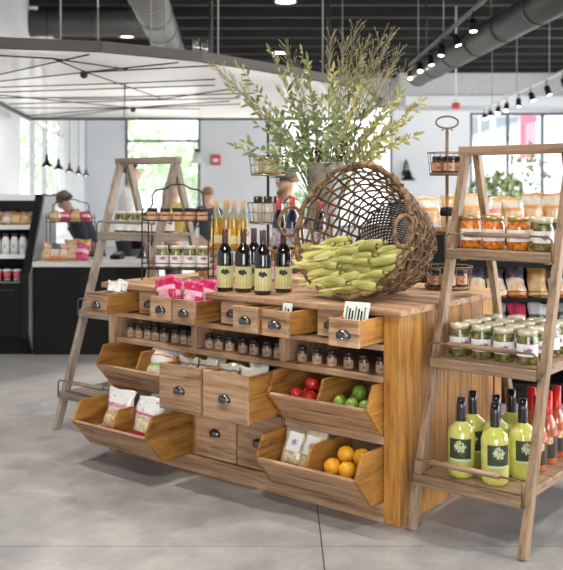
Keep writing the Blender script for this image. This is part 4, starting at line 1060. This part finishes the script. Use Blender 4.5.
MB().tube([Vector(((RR + .004*sin(16*2*pi*i/n))*cos(2*pi*i/n), RR + (RR + .004*sin(16*2*pi*i/n))*sin(2*pi*i/n), .006*cos(16*2*pi*i/n))) for i in range(n)], [.0135 + .001*sin(i*2.2) for i in range(n)], 9, True).build('rim', M['wicker'], bkt)
for i in range(26):
    a = 2*pi*i/26
    cen = Vector((RR*cos(a), RR + RR*sin(a), 0)); er = Vector((cos(a), sin(a), 0)); ez = Vector((0, 0, 1)); et = Vector((-sin(a), cos(a), 0))
    MB().tube([cen + (er*cos(q) + ez*sin(q))*.0155 + et*(.006*q/6.28 - .003) for q in [2*pi*k_/9 for k_ in range(10)]], .004, 5).build('rim_binding', M['wicker_dark' if i % 2 else 'wicker'], bkt)
for a0, tw in ((pi - .08, .5), (-.02, .5)):
    cen = Vector((RR*cos(a0), RR + RR*sin(a0), .0)); er = Vector((cos(a0), sin(a0), 0)); et = Vector((-sin(a0), cos(a0), 0)); ez = Vector((0, 0, 1))
    hd = (er*.75 + ez*.66).normalized()
    if a0 < 1: hd = (er*-.25 + ez*.95).normalized()
    MB().tube([cen + hd*.045 + (hd*.055*cos(2*pi*i/24) + et*.075*sin(2*pi*i/24)) for i in range(24)], [.0095 + .0012*sin(i*2.1) for i in range(24)], 8, True).build('ring_handle', M['wicker'], bkt)

# corn ears
_t = NT('corn_husk'); _x, _y, _z = _t.xyz()
_v = _t.mapping(_t.obj(), (1.2, 26, 26)); _n = _t.noise(_v, 4.0, 3, .2)
_g = _t.math('ADD', _t.math('MULTIPLY', _x, 3.2), _t.math('MULTIPLY', _n, .75))
_c = _t.ramp(_g, [(.05, (.46, .42, .14)), (.28, (.30, .31, .06)), (.5, (.56, .51, .16)), (.75, (.74, .64, .27))])
_h = _t.n('ShaderNodeHueSaturation'); _t.l(_c, _h.inputs['Color']); _t.l(_t.math('ADD', _t.math('MULTIPLY', _t.rnd(), .35), .85), _h.inputs['Value'])
_t.bump(_n, .4, .003)
M['husk'] = _t.set(_h.outputs[0], .5)
M['silk'] = plain('dried_silk', (.36, .24, .08), .7)
def corn_mesh(seed):
    rn = random.Random(seed); mb = MB(); L = .225; nu, nv = 16, 14
    bend = rn.uniform(-.025, .025); vs = []
    for i in range(nv + 1):
        s = i / nv
        r = .0205 * (sin(pi*min(1, s*1.5 + .12)) ** .5 if s < .25 else max(0, (1 - ((s - .25)/.75) ** 1.7)) ** .8) + .0035
        for j in range(nu):
            a = 2*pi*j/nu
            rr = r * (1 + .10*sin(3*a + 3.0*s + seed) + .05*sin(7*a + 5*s))
            vs.append((-L/2 + s*L, rr*cos(a) + bend*sin(pi*s) + .008*sin(5*s + seed)*s, rr*sin(a) - .012*s*s))
    fs = [(i*nu + j, i*nu + (j+1) % nu, (i+1)*nu + (j+1) % nu, (i+1)*nu + j) for i in range(nv) for j in range(nu)]
    mb.add(vs, fs, 0, True)
    for k in range(4):       # loose husk blades round the tip and one peeling along the side
        a = rn.uniform(0, 2*pi); c, s_ = cos(a), sin(a)
        p = [Vector((L*.12, .018*c, .018*s_)), Vector((L*.34, .015*c, .015*s_)), Vector((L*.5, .009*c, .009*s_)), Vector((L*.62 + rn.uniform(0, .03), .016*c + .01*c, .016*s_))]
        w = [.010, .012, .007, .001]; e = Vector((0, -s_, c))
        vs = [q + e*ww for q, ww in zip(p, w)] + [q - e*ww for q, ww in zip(p, w)]
        mb.add(vs, [(i, i + 1, 5 + i, 4 + i) for i in range(3)], 0, True)
    return mb.mesh('husk', M['husk'])
CM = [corn_mesh(s) for s in range(5)]
SILK = MB()
for k in range(7): SILK.tube([(0, 0, 0), (.02, .004*cos(k), .004*sin(k)), (.038, .009*cos(k*1.7), .009*sin(k*1.7) - .004)], .0009, 4)
SILK = SILK.mesh('silk', M['silk'])
STUB = MB().tube([(0, 0, 0), (-.022, .002, 0)], [.009, .008], 8).mesh('stalk', M['husk'])
rc = random.Random(21); nc = 0
for layer in range(9):
    h = .030 + .0255*layer; hw = sqrt(max(0, RR**2 - (RR - h)**2)) - .04
    yb_ = .10 + h*math.tan(PHI)
    for row in range(2):
        span = max(0.0, hw - .075 - .03*row); num = max(1, int(round(span*2/.115)) + 1)
        if layer == 0: num = 1
        for q in range(num):
            x = -.382 + (0 if num == 1 else -span + 2*span*q/(num - 1)) + rc.uniform(-.015, .015)
            y = yb_ + .012 + .055*row + rc.uniform(-.008, .008) + (-.012 if layer < 7 else .01)
            z = TOP + .012 + h + rc.uniform(-.006, .006)
            e = thing('corn_ear', 'green-husked corn ear, %s layer from the bottom, %s from left, %s of the pile' % (ORD[layer], ORD[q], ('front', 'back')[row]), 'corn', W(x, y, z), 0, 'corn ears in the basket', rot=(rc.uniform(0, 6.28), RAD(12) + rc.uniform(-.16, .16), TH + pi + rc.uniform(-.22, .32)))
            e.rotation_mode = 'XYZ'
            link('husk', CM[nc % 5], e); link('silk', SILK, e, (.104, 0, -.01)); link('stalk', STUB, e, (-.112, 0, 0)); nc += 1

# ------------------------------------------------------------------ service counter and chilled case on the left
ct = thing('service_counter', 'black service counter with a pale stone top', 'counter', (0, 8.2, 0))
for i, (a, b) in enumerate(((-2.265, -1.84), (-1.84, -1.5), (-1.5, -1.2))):
    MB().box(a + .002, b - .002, .0, .02, .0, .80).build('front_panel', M['black'], ct, bevel=.002)
MB().box(-2.265, -1.2, .02, .62, .0, .80).build('body', M['black'], ct)
MB().box(-2.265, -1.17, -.03, .66, .80, .845).build('top', M['white_top'], ct, bevel=.004)
CZ = .846
cs = thing('chilled_case', 'black open chilled display case with slanted side panel at the left edge', 'display case', (0, 8.1, 0))
SP = [(.12, 0), (.0, .16), (.0, .72), (.06, .76), (.50, 1.46), (.98, 1.46), (.98, 0)]
MB().prism([(.14, .03), (.04, .2), (.04, .72), (.1, .78), (.54, 1.44), (.96, 1.44), (.96, .03)], 'x', -2.285, -2.27).build('side_panel', M['grey_panel'], cs)
MB().prism(SP, 'x', -2.35, -2.286).build('end_frame', M['black'], cs)
MB().box(-3.0, -2.35, .02, .5, .17, .66).build('base', M['black'], cs, bevel=.01)
MB().box(-3.0, -2.35, .12, .9, 0, .17).build('plinth', M['black'], cs)
MB().box(-3.0, -2.35, .9, .96, .17, 1.44).build('back_panel', M['black'], cs)
MB().box(-3.0, -2.35, .46, .96, 1.40, 1.46).build('top', M['white_plastic'], cs)
MB().box(-3.0, -2.35, .44, .47, 1.31, 1.40).build('header', M['black'], cs)
for y0, z in ((.05, .66), (.24, .895), (.36, 1.16)):
    s = MB().box(-3.0, -2.35, y0, .9, z - .025, z).build('shelf', M['black'], cs)
    MB().box(-3.0, -2.35, y0 - .012, y0, z - .03, z + .012).build('price_rail', M['white_plastic'] if z > .7 else M['grey_panel'], s)
MB().tube([(-2.75, -.03, .6), (-2.4, -.03, .6)], .008, 6).build('handle', M['dark_iron'], cs)
rq = random.Random(9)
for i in range(6):
    bag('wrapped_sandwich', '%s wrapped sandwich from the right on the top shelf of the chilled case' % ORD[i], ['bag_crisp', 'bag_amber', 'bag_crisp2'][i % 3], (.11, .14, .06), (-2.43 - .098*i, 8.1 + .46, 1.162), (-.3, 0, rq.uniform(-.2, .2)), 30 + i % 3, 'sandwiches in the chilled case', cat='sandwich')
M['milk_label'] = printed('white_bottle_label', (.80, .80, .78), (.3, .3, .3), .015, .03, .08, .5, 90)
BK['milk'] = bottle_kind('milk', [(.001, 0), (.034, 0), (.036, .005), (.036, .13), (.022, .165), (.02, .17), (.001, .17)], M['white_plastic'], M['milk_label'], (.03, .12), .0365, M['wine_cap'], [(.023, .168), (.023, .195), (.001, .196)], 14)
for i in range(7):
    place_bottle(BK['milk'], 'drink_bottle', '%s white drink bottle from the right in the chilled case' % ORD[i], (-2.42 - .082*i, 8.1 + .33, .896), 0, 'white bottles in the chilled case')
M['cup'] = bag_mat('red_white_cup', [(0, (.5, .06, .08)), (.12, WH), (.3, (.6, .1, .12))], None, 0, None)
CUP = MB().lathe([(.001, 0), (.03, 0), (.04, .1), (.001, .1)], 14).mesh('cup_body', M['cup']); CUPL = MB().lathe([(.042, .1), (.042, .108), (.02, .115), (.001, .115)], 14).mesh('lid', M['white_plastic'])
for i in range(6):
    t = thing('fruit_cup', '%s red and white cup from the right on the lowest case shelf' % ORD[i], 'cup', (-2.42 - .09*i, 8.1 + .14, .661), 0, 'cups in the chilled case')
    link('cup_body', CUP, t); link('lid', CUPL, t)
# rack with rolls and bagged bread on the counter
wire_rack('dark wire rack with rolls standing on the black counter', (-2.22, 8.5, CZ), 0, .43, .14)
for i in range(4):
    bag('bread_bag', '%s bag of rolls from left on the upper tray of the counter rack' % ORD[i], 'bag_amber' if i % 2 == 0 else 'bag_raspberry', (.1, .10, .07), (-2.165 + .1*i, 8.57, CZ + .353), (-.2, 0, rq.uniform(-.2, .2)), 40 + i % 2, 'bags on the counter rack', cat='bread')
for i in range(5):
    bag('wrapped_sandwich', '%s leaning wrapped sandwich from left in front of the counter rack' % ORD[i], ['bag_crisp', 'bag_black', 'bag_crisp2', 'bag_crisp', 'bag_raspberry'][i], (.13, .17, .06), (-2.17 + .078*i, 8.36, CZ), (-.45, .25, .45), 44 + i % 3, 'wrapped sandwiches on the counter', cat='sandwich')
for i in range(2):
    bag('bread_bag', ['bag of rolls lying on the lower tray of the counter rack', 'bag of rolls at the right end of the lower tray'][i], 'bag_amber', (.13, .12, .07), (-2.0 + .12*i, 8.57, CZ + .068), (-.3, 0, .1), 47 + i, 'bags on the counter rack', cat='bread')
t = thing('card_reader', 'black card reader on the counter right of the wire rack', 'card reader', (-1.56, 8.55, CZ), -.3)
MB().prism([(-.06, 0), (.06, 0), (.06, .07), (-.06, .03)], 'x', -.05, .05).build('body', M['black'], t, bevel=.004)
MB().box(-.04, .04, -.03, .03, .0, .004).xf(Matrix.Translation((0, 0, .052)) @ Matrix.Rotation(math.atan2(.04, .12), 4, 'X')).build('screen', M['grey_panel'], t)
t = thing('register_screen', 'small dark register screen on the counter behind the left ladder', 'screen', (-1.33, 8.65, CZ), .2)
MB().box(-.06, .06, -.04, .06, 0, .012).build('base', M['black'], t); MB().tube([(0, .02, .01), (0, .02, .12)], .012, 8).build('neck', M['black'], t)
MB().box(-.11, .11, -.01, .01, -.07, .07).xf(Matrix.Translation((0, .01, .15)) @ Matrix.Rotation(-.3, 4, 'X')).build('display', M['black_gloss'], t, bevel=.004)

# ------------------------------------------------------------------ snack gondola behind the right ladder
gx0, gx1 = .98, 2.75
gd = thing('snack_gondola', 'dark shelving unit of crisp bags behind the right ladder', 'shelving', ((gx0 + gx1)/2, 6.3, 0))
gw = (gx1 - gx0)/2
MB().box(-gw, gw, .50, .55, 0, 1.2).build('back_panel', M['black'], gd)
for x in (-gw, gw - .03): MB().box(x, x + .03, 0, .5, 0, 1.1).build('end_panel', M['black'], gd)
MB().box(-gw + .03, gw - .03, .02, .5, .0, .14).build('base', M['black'], gd)
for z, y0 in ((.46, .02), (.735, .04), (1.18, .1)):
    s = MB().box(-gw + .03, gw - .03, y0, .5, z - .025, z).build('shelf', M['black'], gd)
    w_ = MB()
    for k in range(2): w_.tube([(-gw + .04, y0 - .005, z + .02 + .03*k), (gw - .04, y0 - .005, z + .02 + .03*k)], .003, 5)
    for k in range(20): w_.tube([(-gw + .05 + (2*gw - .1)*k/19, y0 - .005, z), (-gw + .05 + (2*gw - .1)*k/19, y0 - .005, z + .05)], .002, 5)
    w_.build('wire_fence', M['dark_iron'], s)
MB().box(-gw + .03, gw - .03, .09, .11, .95, 1.155).build('valance', M['black'], gd)
for i in range(11):
    x = gx0 + .10 + .15*i
    bag('crisp_bag', '%s crisp bag from left on the top shelf of the gondola' % ORD[i], ['bag_crisp', 'bag_crisp2', 'bag_crisp', 'bag_amber'][(i*3) % 4 if i != 5 else 0], (.155, .27 + .015*(i % 3), .09), (x, 6.52, 1.181), (-.08, rq.uniform(-.06, .06), rq.uniform(-.2, .2)), 50 + i % 4, 'crisp bags on the top shelf', lean=.05)
for i in range(11):
    x = gx0 + .12 + .145*i
    bag('crisp_bag', '%s leaning crisp bag from left on the middle shelf of the gondola' % ORD[i], 'bag_amber' if i in (5, 10) else 'bag_black', (.145, .25, .07), (x, 6.40, .736), (-.62, .1, rq.uniform(-.05, .12)), 56 + i % 3, 'crisp bags on the middle shelf')
for i in range(11):
    x = gx0 + .12 + .145*i
    bag('snack_pouch', '%s pouch from left on the lower shelf of the gondola' % ORD[i], ['bag_raspberry', 'bag_grey', 'bag_dark', 'bag_dark'][i % 4], (.14, .24, .07), (x, 6.40, .461), (-.3, .05, rq.uniform(-.1, .1)), 60 + i % 3, 'pouches on the lower shelf')
for i in range(4):
    place_jar(JK['salsa' if i % 2 else 'pickle'], 'preserve_jar', ['green jar at the left end of the gondola top', 'orange jar next to the green one on the gondola top', 'green jar behind the ring-handled stand', 'orange jar behind the ring-handled stand'][i], 'jar', (1.0 + .11*i + .02, 6.78 if True else 0, 1.201), 0, 'jars on the gondola back ledge') if False else None
# plant by the right window
pp = thing('potted_plant', 'leafy green plant before the right window', 'plant', (3.35, 13.5, 0))
MB().lathe([(.001, 0), (.2, 0), (.26, .5), (.24, .5), (.2, .44), (.001, .44)], 18).build('pot', M['white_plastic'], pp)
MB().tube([(0, 0, .44), (.03, 0, .9), (-.02, .02, 1.4)], [.03, .025, .012], 7).build('trunk', M['twig'], pp)
mb = leaf_cloud(MB(), (-.12, 0, 1.42), (.46, .3, .36), 420, .07, 77, .1); leaf_cloud(mb, (.35, 0, 1.8), (.38, .2, .42), 110, .05, 78, .1)
mb.build('foliage', plain('plant_leaf', (.32, .40, .18), .5, var=.4), pp)['kind'] = 'stuff'

# ------------------------------------------------------------------ people in the background
def skin_mesh(name, nodes, edges, mat, parent, root=0, sub=2):
    me = bpy.data.meshes.new(name)
    me.from_pydata([n[0] for n in nodes], edges, [])
    me.materials.append(mat)
    o = link(name, me, parent)
    md = o.modifiers.new('skin', 'SKIN'); md.use_smooth_shade = True
    sv = me.skin_vertices[0].data if me.skin_vertices else None
    for i, n in enumerate(nodes):
        r = n[1]; sv[i].radius = r if isinstance(r, tuple) else (r, r); sv[i].use_root = (i == root)
    s = o.modifiers.new('subdivision', 'SUBSURF'); s.levels = 1; s.render_levels = sub
    return o
M['skin'] = plain('skin', (.60, .36, .26), .5, var=.04)
M['eye'] = plain('eye_white', (.75, .73, .7), .3); M['iris'] = plain('iris', (.05, .04, .03), .3)
M['lips'] = plain('lips', (.42, .16, .14), .5)
def person(label, x, y, face, height, shirt, pants, hair_mat, hair='short', lean=0.0, cap=None, apron=None, arms=.5):
    """built facing local -y, height scales a 1.75 m figure; face = heading about z; lean bends the trunk forward"""
    p = thing('person', label, 'person', (x, y, 0), face); k = height/1.75; p.scale = (k, k, k)
    cl, sl = cos(lean), sin(lean)
    def T(x, y, z):     # bend everything above the hips forward
        if z <= .95: return (x, y, z)
        dz = z - .95; return (x, y*cl - dz*sl, .95 + dz*cl + y*sl)
    N = []; E = []
    def nd(pos, r, prev=None):
        N.append((T(*pos), r)); i = len(N) - 1
        if prev is not None: E.append((prev, i))
        return i
    hip = nd((0, 0, .95), .125); waist = nd((0, 0, 1.1), .115, hip); chest = nd((0, .01, 1.28), .13, waist); nb = nd((0, .01, 1.44), .075, chest); neck = nd((0, 0, 1.50), .052, nb)
    jaw = nd((0, -.02, 1.56), (.058, .062), neck); head = nd((0, -.01, 1.645), (.075, .092), jaw); crown = nd((0, 0, 1.69), (.052, .062), head)
    nose = nd((0, -.112, 1.628), .013, head)
    for s in (-1, 1): nd((s*.086, .01, 1.635), .014, head)
    arm_pts = {}
    for s in (-1, 1):
        sh = nd((s*.17, .01, 1.41), .058, nb); el = nd((s*.225, -.06*arms - .02, 1.14), .042, sh); wr = nd((s*.19, -.32*arms - .02, 1.02 + .08*arms), .028, el)
        pa = nd((s*.18, -.40*arms - .03, 1.0 + .10*arms), (.036, .02), wr)
        for f in range(4):
            kx = nd((s*.18 + (f - 1.5)*.019, -.40*arms - .085, .985 + .10*arms), .0085, pa); nd((s*.18 + (f - 1.5)*.02, -.40*arms - .115 - (.008, .016, .012, 0)[f], .955 + .1*arms), .0075, kx)
        th = nd((s*.135, -.40*arms - .05, .99 + .1*arms), .0095, pa); nd((s*.128, -.40*arms - .085, .975 + .1*arms), .008, th)
        arm_pts[s] = (sh, el, wr)
    for s in (-1, 1):
        th = nd((s*.095, 0, .86), .09, hip); kn = nd((s*.1, -.01, .5), .06, th); ca = nd((s*.1, .02, .33), .052, kn); an = nd((s*.1, .02, .09), .036, ca); nd((s*.105, -.12, .04), (.045, .03), an)
    skin_mesh('body', N, E, M['skin'], p)
    # clothes
    def sub(ids, extra, mat, nm, edges):
        nodes = [(N[i][0], tuple(q + extra for q in (N[i][1] if isinstance(N[i][1], tuple) else (N[i][1],)*2))) for i in ids]
        mp = {i: j for j, i in enumerate(ids)}
        return skin_mesh(nm, nodes, [(mp[a], mp[b]) for a, b in edges], mat, p)
    ids = [hip, waist, chest, nb]; ed = [(hip, waist), (waist, chest), (chest, nb)]
    for s in (-1, 1):
        sh, el, wr = arm_pts[s]; ids += [sh, el, wr]; ed += [(nb, sh), (sh, el), (el, wr)]
    sub(ids, .014, shirt, 'shirt', ed)
    li = [i for i in range(len(N)) if False]
    nl = [((0, 0, .96), .135)]; le = []
    for s in (-1, 1):
        b = len(nl); nl += [((s*.095, 0, .86), .103), ((s*.1, -.01, .5), .075), ((s*.1, .02, .1), .058)]; le += [(0, b), (b, b + 1), (b + 1, b + 2)]
    skin_mesh('trousers', nl, le, pants, p)
    for s in (-1, 1):
        MB().ball((s*.105, -.05, .045), .05, 12, 8, sc=(.95, 2.3, .9)).build('shoe', M['black'], p)
    # face
    hm = link('face', None, p, T(0, -.01, 1.645), (lean, 0, 0))
    for s in (-1, 1):
        e = MB().ball((s*.032, -.084, .012), .012, 10, 8).build('eye', M['eye'], hm); MB().ball((s*.032, -.0935, .012), .005, 8, 6).build('iris', M['iris'], hm)
        MB().tube([(s*.018, -.092, .032), (s*.034, -.094, .037), (s*.05, -.086, .032)], .0035, 5).build('eyebrow', hair_mat, hm)
    MB().tube([(-.024, -.082, -.052), (0, -.09, -.049), (.024, -.082, -.052)], [.003, .0055, .003], 6).build('mouth', M['lips'], hm)
    # hair
    mb = MB(); nu, nv = 18, 10; vs = []
    drop = {'short': 1.75, 'long': 2.3, 'beard': 1.75}[hair]
    for i in range(nv + 1):
        for j in range(nu):
            a = 2*pi*j/nu; fr = max(0.0, -sin(a)) ** .7
            b = drop*(i/nv)*(1 - .52*fr)
            vs.append((.086*sin(b)*cos(a)*1.02, .012 + .104*sin(b)*sin(a), .022 + .103*cos(b) - (.02*max(0, b - 1.6))))
    mb.add(vs, [(i*nu + j, i*nu + (j+1) % nu, (i+1)*nu + (j+1) % nu, (i+1)*nu + j) for i in range(nv) for j in range(nu)], 0, True)
    hr_ = mb.build('hair', hair_mat, p, T(0, -.01, 1.645), (lean, 0, 0)); hr_.modifiers.new('thick', 'SOLIDIFY').thickness = .012
    if hair == 'long':
        for q in range(9):
            a = pi*(.02 + .96*q/8)
            MB().tube([(.085*cos(a), .012 + .1*sin(a), .0), (.09*cos(a), .03 + .095*sin(a), -.12), (.08*cos(a), .045 + .07*sin(a), -.25), (.06*cos(a), .04 + .05*sin(a), -.33)], [.026, .028, .026, .008], 7).build('hair_lock', hair_mat, p, T(0, -.01, 1.645), (lean, 0, 0))
    if hair == 'beard':
        MB().tube([(-.07, -.01, -.03), (-.058, -.05, -.075), (0, -.075, -.095), (.058, -.05, -.075), (.07, -.01, -.03)], [.012, .022, .026, .022, .012], 8).build('beard', hair_mat, p, T(0, -.01, 1.645), (lean, 0, 0))
    if cap:
        c = link('cap', None, p, T(0, -.01, 1.645), (lean, 0, 0))
        MB().lathe([(.001, .145), (.05, .14), (.088, .115), (.1, .075), (.098, .045)], 20).build('crown', cap, c)
        MB().prism([(.085*cos(a), -.06 - .085*max(0, sin(a))) for a in [pi*q/10 for q in range(11)]], 'z', .05, .06).build('brim', cap, c)
    if apron:
        a = link('apron', None, p)
        vs = []; zs = [1.36, 1.2, 1.05, .95, .8, .6]
        for z in zs:
            w_ = .1 if z > 1.3 else .15
            for q in range(7):
                f = (q/6 - .5)*2; r0 = .15 if z > 1 else .155
                vs.append(T(w_*f, -r0*sqrt(max(.05, 1 - .55*f*f)) - .01, z))
        MB().add(vs, [(i*7 + q, i*7 + q + 1, (i+1)*7 + q + 1, (i+1)*7 + q) for i in range(5) for q in range(6)], 0, True).build('bib', apron, a).modifiers.new('thick', 'SOLIDIFY').thickness = .006
        for s in (-1, 1):
            MB().tube([T(s*.1, -.12, 1.36), T(s*.085, -.085, 1.46), T(s*.06, .0, 1.52), T(s*.02, .08, 1.48)], .009, 6).build('strap', apron, a)
    return p
blk = plain('dark_navy_cloth', (.045, .055, .075), .8); wht = plain('white_shirt_cloth', (.74, .74, .73), .8); drk = plain('charcoal_cloth', (.05, .05, .055), .8)
must = plain('mustard_cloth', (.40, .28, .06), .8); beige = plain('beige_shirt_cloth', (.66, .61, .52), .8)
hb = plain('dark_brown_hair', (.035, .022, .016), .5); hl_ = plain('light_brown_hair', (.22, .12, .055), .5); capm = plain('brown_cap_cloth', (.10, .075, .06), .8); capg = plain('grey_cap_cloth', (.10, .09, .09), .8)
person('person in brown cap and dark top bending forward behind the counter', -2.03, 9.85, RAD(-70), 1.56, blk, drk, hb, 'short', .55, capm, drk, .9)
person('person with dark hair and white shirt in profile behind the left ladder', -1.585, 9.5, RAD(90), 1.79, wht, drk, hb, 'short', 0, None, None, .35)
person('person with long light brown hair behind the wire rack', -1.24, 10.3, RAD(80), 1.62, must, drk, hl_, 'long', 0, None, None, .4)
person('person with brown hair behind the golden bottles', -.92, 11.2, RAD(200), 1.53, blk, drk, hl_, 'short', 0, None, None, .3)
person('person in grey flat cap, pale shirt and dark apron behind the cabinet', .085, 7.9, RAD(-75), 1.665, beige, drk, hl_, 'beard', .05, capg, drk, .5)
